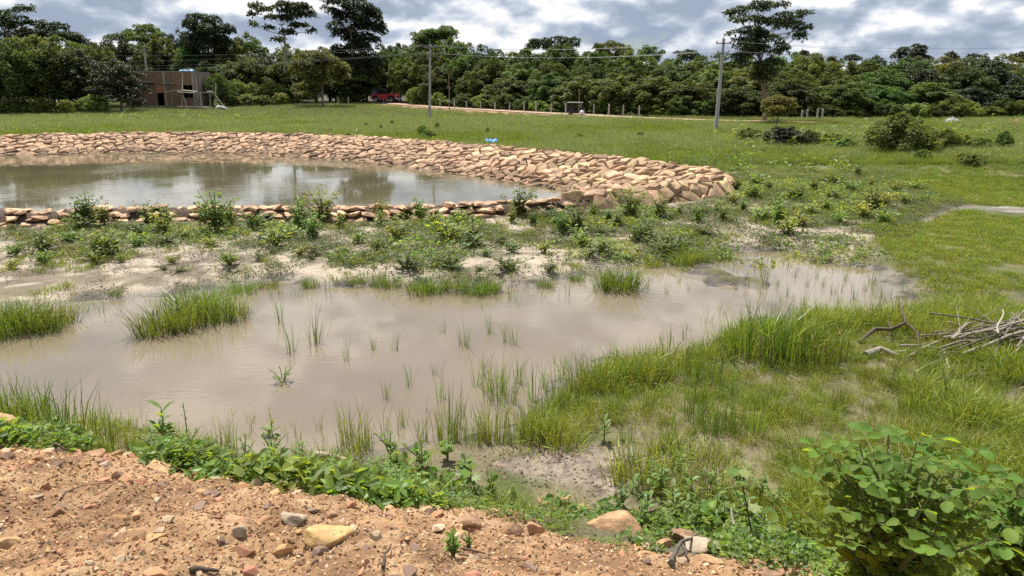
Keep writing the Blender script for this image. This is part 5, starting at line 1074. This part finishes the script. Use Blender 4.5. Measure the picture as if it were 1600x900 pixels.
# ------------------------------------------------------------------ grass clumps in and around the puddle
def clump_mesh(seed, n, h, rad, lean, w=.008, droop=.5, dry=0):
    mb = MB(); blades(mb, int(n * .75), h, w, rad, lean, .65, seed, droop, mat=0, tint=(.6, 1.3)); blades(mb, int(n * .25), h * 1.05, w * .8, rad * 1.25, lean * 1.6, .6, seed + 9, droop * 1.4, mat=0, tint=(.7, 1.4))
    if dry: blades(mb, dry, h * .8, w * .8, rad, lean * 1.4, .5, seed + 5, .6, mat=1)
    return mb.mesh('grass_clump', [M['reed'], M['dry']])
THICK = [clump_mesh(700 + i, 190, .42, .19, .85, dry=26) for i in range(3)]
TALL = [clump_mesh(710 + i, 50, .58, .16, .30, .010, .35, dry=8) for i in range(4)]
SPARSE = [clump_mesh(720 + i, 16, .55, .07, .45, .010, .2) for i in range(4)]
def clumps():
    def put(m, px, py, hpx, h0, label, group=None, wf=1.0, name='grass_clump'):
        p = at(px, py); z = max(p.z, -.03); s = hpx / FPX * dcam(p) / h0 / math.cos(R(18)); o = link(m, name, None, (p.x, p.y, z), (0, 0, random.uniform(0, 6.28)), (s * wf, s * wf, s)); tag(o, label, 'grass clump', group, 'thing')
    put(clump_mesh(799, 420, .42, .20, .75, dry=40), 966, 462, 52, .42, 'isolated dense grass tussock standing in the puddle', None, 1.15, 'grass_tussock')
    for i, (a, b, h) in enumerate([(20, 520, 60), (60, 512, 56), (92, 505, 48), (-15, 522, 60), (45, 500, 50), (5, 508, 50), (75, 522, 36)]): put(THICK[i % 3], a, b, h, .42, 'bright grass clump at the left end of the far shore', 'clumps at the left far shore', 1.1)
    for i, (a, b, h) in enumerate([(245, 535, 66), (268, 528, 62), (290, 522, 70), (312, 518, 70), (335, 515, 66), (362, 508, 58), (300, 500, 56), (330, 495, 54), (275, 508, 50), (350, 518, 40)]): put((THICK + TALL)[i % 5], a, b, h, .45, 'bright grass clump on the grassy islet in the puddle', 'clumps on the islet', 1.05)
    for i, (a, b, h) in enumerate([(660, 458, 38), (678, 456, 34), (740, 460, 32), (760, 458, 28), (712, 452, 30), (612, 448, 26), (590, 446, 22), (560, 444, 20), (850, 448, 20), (900, 440, 20), (1075, 412, 34), (1090, 408, 30), (1020, 418, 24), (1060, 414, 26), (1130, 404, 24), (485, 448, 22), (420, 452, 24), (380, 462, 30), (180, 462, 16), (770, 452, 24)]): put(THICK[i % 3], a, b, h, .42, 'small grass tuft on the far edge of the puddle', 'tufts along the far shore', 1.2)
    for i, (a, b, h) in enumerate([(494, 552, 82), (500, 548, 60), (438, 516, 60), (456, 566, 66), (730, 556, 66), (722, 552, 46), (765, 534, 52), (792, 548, 50), (804, 552, 50), (692, 534, 36), (584, 560, 40), (618, 562, 42), (542, 576, 50), (690, 640, 66), (1197, 440, 46), (1165, 436, 24), (1150, 452, 26), (1185, 462, 30), (1215, 452, 30), (1240, 440, 28), (1275, 444, 30), (1285, 458, 34), (1320, 448, 30), (1335, 476, 36), (1365, 446, 28), (1380, 470, 36), (1255, 486, 40), (1310, 492, 40), (1260, 456, 30), (1300, 470, 34), (1350, 462, 34), (1400, 488, 40), (1230, 470, 36), (680, 600, 40), (605, 640, 50), (640, 620, 50), (1040, 470, 30), (1075, 462, 24), (990, 478, 24), (1010, 462, 26), (1060, 448, 26), (1105, 440, 24), (930, 470, 24), (700, 668, 80), (722, 660, 70), (660, 690, 80), (630, 676, 60), (598, 690, 70), (745, 620, 66), (760, 600, 60), (812, 610, 70), (830, 630, 76), (850, 606, 60), (905, 578, 50), (950, 572, 50), (880, 590, 56), (540, 690, 60), (500, 680, 40), (180, 690, 80), (205, 700, 70), (160, 660, 60)]): 
        where = 'right hand pool' if a > 1110 else 'near side of the puddle' if b > 596 else 'open middle of the puddle'
        put(SPARSE[i % 4], a, b, h, .55, 'sparse upright blades standing in the ' + where, 'sparse tufts in the ' + where, .8, 'water_grass')
    for i, (a, b, h) in enumerate([(1150, 556, 90), (1172, 566, 104), (1196, 560, 112), (1215, 572, 108), (1240, 566, 104), (1262, 574, 96), (1285, 572, 92), (1305, 560, 76), (1185, 545, 80), (1225, 546, 80), (1160, 540, 60), (1270, 552, 70), (1250, 540, 60), (1300, 545, 56)]): put(TALL[i % 4], a, b, h, .55, 'tall reed grass in the dense stand at the right puddle corner', 'reed stand at the right', 1.0, 'reed_clump')
    for i, (a, b, h) in enumerate([(905, 618, 84), (925, 612, 70), (945, 606, 66), (985, 606, 70), (1010, 600, 66), (870, 640, 78), (888, 650, 70), (1040, 596, 60), (1075, 590, 66), (1105, 596, 80), (960, 640, 60), (1010, 640, 56), (850, 668, 76), (835, 690, 84), (815, 694, 76), (775, 694, 92), (760, 690, 76), (785, 640, 80), (770, 628, 70), (700, 692, 76), (715, 690, 60), (740, 696, 56), (1130, 620, 60), (1090, 632, 56)]): put(TALL[i % 4], a, b, h, .55, 'tall thin grass clump along the near right puddle shore', 'clumps along the near shore', .85)
    for i, (a, b, h) in enumerate([(1130, 674, 84), (1170, 680, 80), (1100, 680, 66), (1085, 660, 70), (1200, 640, 50), (1250, 660, 50), (1040, 670, 46), (980, 690, 40), (1310, 640, 50), (1370, 690, 60), (1420, 650, 56), (1480, 630, 50), (1540, 660, 50), (1230, 720, 46), (1270, 740, 60), (1450, 590, 36), (1350, 600, 40), (1560, 620, 40), (1010, 745, 40), (990, 725, 36)]): put(TALL[i % 4], a, b, h, .55, 'upright grass clump in the meadow beyond the mud patch', 'clumps in the meadow', 1.0)
    for i, (a, b, h) in enumerate([(555, 704, 92), (565, 712, 70), (345, 706, 66), (360, 712, 60)]): put((SPARSE + TALL)[4 + i % 4], a, b, h, .55, ['tall dark grass tuft at the water below the middle of the puddle', 'tall dark grass tuft at the water below the middle of the puddle', 'thin pointed grass beside the broad leaved bank plant', 'thin pointed grass beside the broad leaved bank plant'][i], ['tuft at the middle near shore', 'tuft at the middle near shore', 'thin grass by the bank plant', 'thin grass by the bank plant'][i], .9)
    for i, (a, b, h) in enumerate([(10, 672, 90), (40, 676, 100), (70, 672, 104), (100, 680, 90), (125, 686, 96), (145, 692, 84), (25, 655, 70), (60, 655, 70), (160, 700, 70), (-20, 670, 90), (85, 690, 60)]): put((TALL + SPARSE[:2])[i % 6], a, b, h, .55, 'dark green grass clump at the lower left puddle corner', 'clumps at the lower left', 1.1)
clumps()

# ------------------------------------------------------------------ broad leaved plants with single leaves as parts
def leafmesh(shape, mat, name='leaf'): mb = MB(); mb.add(shape[0], shape[1]); return mb.mesh(name, M[mat], True)
LM = {'lance': leafmesh(LANCE, 'fringe'), 'ovate': leafmesh(OVATE, 'fringe'), 'round': leafmesh(ROUND, 'shrub'), 'palm': leafmesh(PALM, 'fringe')}
def orient(axis, nrm):
    a = Vector(axis).normalized(); n = Vector(nrm); x = a.cross(n).normalized(); z = x.cross(a); return Matrix((x, a, z)).transposed().to_euler()
def leaf_part(me, parent, pos, axis, nrm, s, name='leaf', w=1.0): return link(me, name, parent, pos, orient(axis, nrm), (s * w, s, s))
def broad_plant(px, py, hpx, nst, nl, size_px, kind, label, group=None, spread=.45, name='leafy_plant', w=1.0):
    p = at(px, py); k = dcam(p) / FPX; h = hpx * k / math.cos(R(22)); sz = size_px * k; o = empty(name, p); sb = MB(); r = random.Random(int(px * 7 + py))
    for st in range(nst):
        a = r.uniform(0, 6.28); le = h * spread * (r.uniform(.3, 1) if st else .1); hh = h * (r.uniform(.5, .95) if st else 1); e = Vector((math.cos(a) * le, math.sin(a) * le, hh)); m = Vector((e.x * .35, e.y * .35, e.z * .55)); tube(sb, [(0, 0, -.02), m, e], [.006, .005, .003], 5, cap=False)
        n = nl // nst; b = r.uniform(0, 6.28)
        for j in range(n):
            t = .25 + .75 * (j + .6) / n; q = m.lerp(e, (t - .5) * 2) if t > .5 else Vector((0, 0, 0)).lerp(m, t * 2); b += 2.4 + r.uniform(-.3, .3)
            el = r.uniform(.0, .35) + .45 * t; ax = Vector((math.cos(b) * math.cos(el), math.sin(b) * math.cos(el), math.sin(el))); leaf_part(LM[kind], o, q, ax, (-ax.x * .5 + r.uniform(-.3, .3), -ax.y * .5 + r.uniform(-.3, .3), 1), sz * r.uniform(.65, 1.1) * (1.05 - .3 * t), w=w)
    sb.build('stem', M['stem'], o); tag(o, label, 'plant', group); return o
def plants():
    broad_plant(262, 702, 66, 3, 22, 34, 'lance', 'upright plant with long pointed leaves at the water edge', None, .4, w=1.5)
    broad_plant(296, 704, 74, 3, 26, 14, 'lance', 'slender flowering weed just right of the long leaved bank plant', None, .35, w=1.3)
    for i, (a, b, h, l) in enumerate([(425, 712, 40, 13), (470, 722, 34, 13), (330, 718, 34, 14), (385, 722, 40, 13), (520, 740, 36, 14), (300, 716, 36, 14), (240, 706, 36, 14)]): broad_plant(a, b, h, 4, 24, l, 'lance', 'small leafy weed at the bank edge left of the pale log', 'weeds left of the log', .6, 'bank_weed', 1.6)
    for i, (a, b, h, l) in enumerate([(590, 755, 36, 18), (620, 740, 34, 18), (660, 730, 40, 17), (700, 720, 36, 18), (728, 745, 30, 18), (640, 780, 34, 16), (770, 780, 40, 16), (690, 775, 36, 16), (800, 790, 30, 14), (610, 712, 40, 14)]): broad_plant(a, b, h, 4, 22, l, 'ovate', 'rounded leaf weed at the bank left of the mud patch', 'weeds left of the mud patch', .6, 'bank_weed', 1.1)
    for i, (a, b, h, l) in enumerate([(1010, 800, 60, 24), (1050, 812, 56, 24), (1080, 790, 50, 22), (1030, 775, 50, 22), (1090, 830, 40, 20), (1115, 770, 40, 18), (1060, 740, 30, 16), (1160, 760, 34, 18), (970, 790, 34, 14), (1130, 830, 44, 22), (1165, 815, 40, 20), (1200, 850, 46, 22), (1215, 800, 40, 20), (1120, 800, 40, 20), (1070, 765, 36, 18), (1000, 825, 36, 18), (1150, 860, 40, 20), (1230, 880, 44, 20), (1190, 780, 36, 18), (1030, 830, 34, 18)]): broad_plant(a, b, h, 4, 26, l, 'lance', 'lush pointed leaf weed left of the big shrub', 'weeds left of the big shrub', .55, 'bank_weed', 1.7)
    broad_plant(944, 690, 34, 2, 16, 18, 'lance', 'single bright weed sprouting behind the bare mud patch', None, .3, w=1.5)
    broad_plant(426, 690, 34, 2, 14, 16, 'ovate', 'small weed standing among grass at the water edge, left of centre', None, .3)
    broad_plant(708, 878, 40, 3, 24, 18, 'ovate', 'small green seedling growing out of the dirt bank', None, .45)
    broad_plant(733, 862, 28, 5, 40, 9, 'lance', 'feathery grey green weed beside the seedling on the dirt bank', None, .6, w=.8)
    broad_plant(736, 766, 40, 1, 5, 28, 'palm', 'single large lobed leaf weed above the bank stones', None, .3)
    # wilted tall stem in front of the shrub
    p = at(1180, 870); o = empty('tall_weed', p); mb = MB(); tube(mb, [(0, 0, -.02), (-.05, 0, .2), (-.10, .02, .42), (-.14, .03, .56)], [.007, .006, .005, .004], 6); mb.build('stem', M['stick_dark'], o)
    for j, (q, a) in enumerate([((-.14, .03, .56), 2.6), ((-.14, .03, .55), 0.4), ((-.10, .02, .42), 3.4), ((-.07, .01, .32), .1), ((-.04, 0, .15), 2.8), ((-.13, .03, .52), 4.5)]): leaf_part(LM['palm'], o, Vector(q), (math.cos(a), math.sin(a), .2), (0, -.2, 1), .10)
    tag(o, 'tall dark stem with few lobed leaves left of the big shrub', 'weed')
    # little leafy twig floating in the puddle
    p = Vector((*atz(442, 596, 0.0), -.01)); o = empty('water_weed', p); r = random.Random(3); sb = MB()
    for k in range(9):
        a = k * .7; e = Vector((math.cos(a) * .15 * r.uniform(.5, 1), math.sin(a) * .12, .05 + .12 * r.random())); tube(sb, [(0, 0, -.05), e * .5 + Vector((0, 0, .03)), e], .004, 4, cap=False)
        for j in range(7):
            b = r.uniform(0, 6.28); leaf_part(LM['lance'], o, e * (.4 + .1 * j), (math.cos(b), math.sin(b), .6), (0, 0, 1), .055 * r.uniform(.7, 1.1))
    sb.build('stem', M['stem'], o); tag(o, 'small leafy sprig rising from the open puddle water', 'water weed')
plants()
def big_shrub(px, py, hpx, wpx, nst, nl, label, seed, extra):
    p = at(px, py); k = dcam(p) / FPX; h = hpx * k / math.cos(R(25)); w = wpx * k / 2; o = empty('round_leaf_shrub', p); r = random.Random(seed); sb = MB(); n = 0; restb = MB(); me = LM['round']
    ends = []
    for st in range(nst):
        a = st * 2.4 + r.uniform(-.4, .4); f = math.sqrt((st + .5) / nst); e = Vector((math.cos(a) * w * f, math.sin(a) * w * f * .8, h * (1.0 - .42 * f * f) * r.uniform(.86, 1.06)))
        m = Vector((e.x * .45, e.y * .45, e.z * .60)); tube(sb, [(r.uniform(-.05, .05), r.uniform(-.05, .05), -.03), m, e], [.010, .008, .004], 5, cap=False); ends.append((m, e))
    for kx in range(nl):
        m, e = ends[kx % nst]; lvl = kx // nst; t = 1.0 - .095 * lvl; q = m.lerp(e, max(0, t * 2 - 1)) if t > .5 else Vector((0, 0, 0)).lerp(m, max(.25, t * 2)); b = kx * 2.4 + r.uniform(-.5, .5)
        if lvl == 0: b = math.atan2(e.y, e.x) + r.uniform(-.8, .8)
        pet = Vector((math.cos(b), math.sin(b), r.uniform(.0, .5))).normalized() * r.uniform(.07, .14); c = q + pet; tube(sb, [q, c], [.003, .002], 4, cap=False)
        side = Vector((-pet.y, pet.x, 0)).normalized(); fw = pet.normalized(); fw.z -= .15; sag = r.uniform(-.35, .25); s0 = r.uniform(.056, .088)
        nr = Vector((r.uniform(-.4, .4), r.uniform(-.55, .25), 1))
        for pr, (fa, fs) in enumerate(((.0, .75), (.55, 1.0))):
            for s in (-1, 1):
                ax = (fw * (.15 + fa * 1.1) + side * s * (1 - fa * .62) + Vector((0, 0, sag + r.uniform(-.15, .15)))).normalized()
                pos = c + fw * (-.045 + .045 * pr)
                if n < 300: leaf_part(me, o, pos, ax, nr + Vector((r.uniform(-.2, .2), r.uniform(-.2, .2), 0)), s0 * fs * r.uniform(.85, 1.1)); n += 1
                else: leaves(restb, ROUND, [pos], [ax], [nr], s0 * fs * r.uniform(.7, 1), r.uniform(.8, 1.2))
    if restb.n: x = restb.build('inner_leaves', M['shrub'], o, True); tag(x, kind='stuff')
    sb.build('stem', M['stem'], o); tag(o, label, 'shrub'); return o
big_shrub(1375, 960, 250, 270, 40, 440, 'big round leaved shrub at the bottom right corner, nearest and fullest', 5, 0)
big_shrub(1572, 960, 205, 170, 20, 200, 'round leaved shrub cut by the right edge beside the big shrub', 9, 0)

# ------------------------------------------------------------------ stones and sticks on the dirt bank
def rocks():
    for i, (px, py, w, h, mat, lab, fl) in enumerate(BIG_ROCKS):
        p = at(px, py); k = dcam(p) / FPX; sx = w * k / 2 * 1.12; m = rockmesh(sx, sx * .75, max(h * k * .62, .012) * (.6 + .5 * fl), 900 + i, M[mat], cuts=15, rough=.16 if 'clod' in lab else .085)
        o = link(m, 'rock', None, (p.x, p.y, p.z + h * k * (.22 if px > 800 else .10)), (random.uniform(-.12, .12), random.uniform(-.15, .15), random.uniform(-.4, .4))); tag(o, lab, 'rock')
    kinds = [('peb_red', 'reddish', .58), ('peb_pale', 'pale', .20), ('peb_dark', 'dark brown', .22)]; pool = {}
    for mk, _, _ in kinds:
        pool[mk] = []
        for i in range(6):
            V, F = hull(16, 1, random.uniform(.6, .9), random.uniform(.4, .75), 950 + i + 10 * len(pool)); mb = MB(); mb.add(V, F); pool[mk].append(mb.mesh('stone', M[mk]))
    r = random.Random(6); n = 0
    while n < 270:
        x, y = r.uniform(-4.6, 2.3), r.uniform(2.6, 5.6); s = bank_s(x, y)
        if s > .12 or s < -1.9: continue
        u = r.random(); mk, cn = ('peb_red', 'reddish brown') if u < .58 else ('peb_pale', 'pale cream') if u < .78 else ('peb_dark', 'dark brown')
        sz = .017 + .052 * r.random() ** 1.9
        z = Hd(x, y); d = Vector((x, y, z - CAMZ)); dc = d.y * CP - d.z * SP
        if abs(x / dc) > .70 or (d.y * SP + d.z * CP) / dc < -.40: continue
        o = link(r.choice(pool[mk]), 'small_stone', None, (x, y, z + sz * .12), (r.uniform(-.4, .4), r.uniform(-.4, .4), r.uniform(0, 6.28)), sz); qx = x / dc * FPX + 800; qy = 450 - FPX * (d.y * SP + d.z * CP) / dc
        zone = ('lower ' if qy > 815 else 'upper ') + ('left' if qx < 210 else 'inner left' if qx < 420 else 'middle' if qx < 700 else 'right')
        tag(o, f'small {cn} stone on the {zone} dirt bank', 'stone', f'small {cn} stones on the {zone} dirt bank'); n += 1
rocks()
def sticks():
    def stick(pts, rad, mat, label, name='stick', lift=.01, branches=()):
        W = [at(a, b) + Vector((0, 0, lift + (c if c else 0))) for a, b, c in [(q + (0,))[:3] for q in pts]]; b0 = W[0]; mb = MB(); P = []
        for i in range(len(W) - 1):
            for t in (0, .5): P.append(W[i].lerp(W[i + 1], t) + Vector((random.uniform(-.006, .006), random.uniform(-.006, .006), random.uniform(-.003, .006))) - b0)
        P.append(W[-1] - b0); tube(mb, P, [rad * (1 - .6 * i / (len(P) - 1)) for i in range(len(P))], 6)
        for br in branches:
            B = [at(a, b) + Vector((0, 0, lift + c)) - b0 for a, b, c in br]; tube(mb, B, [rad * .7] + [rad * .45] * (len(B) - 2) + [rad * .25], 6)
        o = mb.build(name, M[mat], smooth=True); o.location = b0; tag(o, label, 'stick'); return o
    stick([(88, 712, .04), (92, 718, .06), (100, 719, .03), (144, 720)], .010, 'stick_dark', 'bent dark stick on the upper left of the dirt bank')
    stick([(238, 762), (262, 755), (280, 745), (296, 732, .02)], .008, 'stick_brown', 'short grey brown stick leaning on the broad brown rock')
    stick([(84, 796), (105, 788), (135, 782), (180, 774)], .007, 'stick_brown', 'long thin stick lying across the left of the dirt bank')
    stick([(718, 872, .02), (760, 872), (800, 878), (826, 884)], .006, 'stick_brown', 'upper of two thin twigs beside the green seedling', 'twig')
    stick([(716, 880, .01), (755, 880), (792, 880)], .006, 'stick_brown', 'lower of two thin twigs beside the green seedling', 'twig')
    stick([(598, 898), (603, 885, .01), (612, 872, .03)], .009, 'stick_dark', 'short dark stick at the bottom edge right of the ochre rock')
    stick([(296, 896), (320, 893), (343, 895)], .016, 'stick_dark', 'charred black stick end at the bottom edge left of centre')
    stick([(478, 798), (490, 805), (498, 812)], .010, 'stick_brown', 'short brown stick above the pale mossy rock')
    stick([(1046, 900, .02), (1052, 884, .04), (1062, 872, .06), (1078, 862, .07), (1092, 852, .08)], .016, 'stick', 'forked grey branch across the rocks at the bottom right of the bank', 'branch', branches=[[(1062, 872, .06), (1072, 880, .03), (1066, 894, .02)]])
    stick([(1150, 882, .0), (1146, 866, .1), (1142, 850, .16), (1139, 834, .2)], .014, 'stick', 'upright dead grey stub in the weeds left of the big shrub', 'stub')
    stick([(488, 724, .07), (515, 724, .08), (552, 732, .06)], .036, 'rock_grey', 'pale log half hidden in the bank weeds', 'log')
    # dark forked branch and brush pile on the meadow
    stick([(1342, 537, .02), (1365, 527, .10), (1390, 532, .14), (1412, 528, .2), (1430, 540, .16), (1438, 556, .02)], .028, 'stick_dark', 'dark twisted branch lying left of the brush pile', 'branch', branches=[[(1412, 528, .2), (1402, 516, .3), (1397, 506, .38)], [(1390, 532, .14), (1383, 522, .2)], [(1438, 556, .02), (1420, 562, .03), (1408, 572, .0)]])
    stick([(1352, 560, .03), (1375, 553, .05), (1402, 560, .03)], .05, 'stick', 'short pale log lying below the dark twisted branch', 'log')
    stick([(1475, 555, .03), (1480, 572, .02), (1484, 582, 0)], .018, 'bamboo', 'small pale curved stick in front of the brush pile')
    b = at(1545, 560); o = empty('brush_pile', b); tag(o, 'heap of dry grey branches at the right edge of the meadow', 'brush pile'); r = random.Random(12)
    for k in range(150):
        c = Vector((r.gauss(.22, .42), r.gauss(.22, .34), abs(r.gauss(.0, .20)))); c.z = max(.03, .50 * math.exp(-((c.x - .40) ** 2 / .6 + (c.y - .25) ** 2 / .35)) * r.random()); a = R(24) + r.gauss(0, .45); L = r.uniform(.5, 1.5) if k > 9 else r.uniform(1.5, 2.0); el = r.gauss(.08, .12)
        d = Vector((math.cos(a) * math.cos(el), math.sin(a) * math.cos(el), math.sin(el))); rd = r.uniform(.007, .017) if k > 12 else r.uniform(.018, .028); mb = MB(); P = []
        for i in range(5):
            t = i / 4 - .5; P.append(c + d * (L * t) + Vector((r.gauss(0, .015), r.gauss(0, .015), r.gauss(0, .012) - .12 * (abs(t) * 2) ** 2 * c.z)))
        for q in P: q.z = max(q.z, .02)
        tube(mb, P, [rd, rd * .95, rd * .85, rd * .7, rd * .45], 5); mb.build('branch', M['stick'] if r.random() > .08 else M['bamboo'], o, True)
sticks()
def seedy():
    # dead dark weed stalks in the meadow
    for i, (px, py, h) in enumerate([(1124, 606, 80), (1388, 612, 50), (1470, 640, 70), (1108, 618, 66)]):
        p = at(px, py); k = dcam(p) / FPX; o = empty('dead_weed', p); r = random.Random(i); mb = MB(); hh = h * k
        tube(mb, [(0, 0, -.02), (.02, 0, hh * .5), (.05 * (1 if i % 2 else -1), 0, hh)], [.006, .005, .002], 5)
        mb.build('stem', M['dryleaf'], o); mb = MB()
        for j in range(8):
            t = r.uniform(.3, .9); a = r.uniform(0, 6.28); tube(mb, [(.02 * t, 0, hh * t), (.02 + math.cos(a) * .07, math.sin(a) * .07, hh * t + .10)], [.003, .0015], 4)
        mb.build('twigs', M['dryleaf'], o); tag(o, ['dead brown weed stalk by the near right puddle shore', 'dead weed stalk below the dark twisted branch', 'dead weed stalk in the meadow in front of the brush pile', 'shorter dead stalk beside the brown one at the shore'][i], 'dead weed')
seedy()

# ------------------------------------------------------------------ labels of alike things by their place in the row
def number_rows():
    bpy.context.view_layer.update()
    one = 'first second third fourth fifth sixth seventh eighth ninth tenth eleventh twelfth thirteenth fourteenth fifteenth sixteenth seventeenth eighteenth nineteenth'.split(); tens = {2: ('twentieth', 'twenty'), 3: ('thirtieth', 'thirty'), 4: ('fortieth', 'forty')}
    def word(n): return one[n - 1] if n < 20 else tens[n // 10][0] if n % 10 == 0 else tens[n // 10][1] + '-' + one[n % 10 - 1]
    groups = {}
    for o in sc.objects:
        if o.parent is None and 'group' in o and 'label' in o:
            p = o.location; x = p.x / (p.y * CP + (CAMZ - p.z) * SP) * FPX + 800
            if -60 < x < 1670: groups.setdefault((o['group'], o['label']), []).append((x, o))
    for (g, lab), m in groups.items():
        if not 2 <= len(m) <= 49: continue
        m.sort(key=lambda t: t[0])
        for i, (x, o) in enumerate(m): o['label'] = lab + ', ' + ('leftmost' if i == 0 else 'rightmost' if i == len(m) - 1 else word(i + 1) + ' from the left')
number_rows()
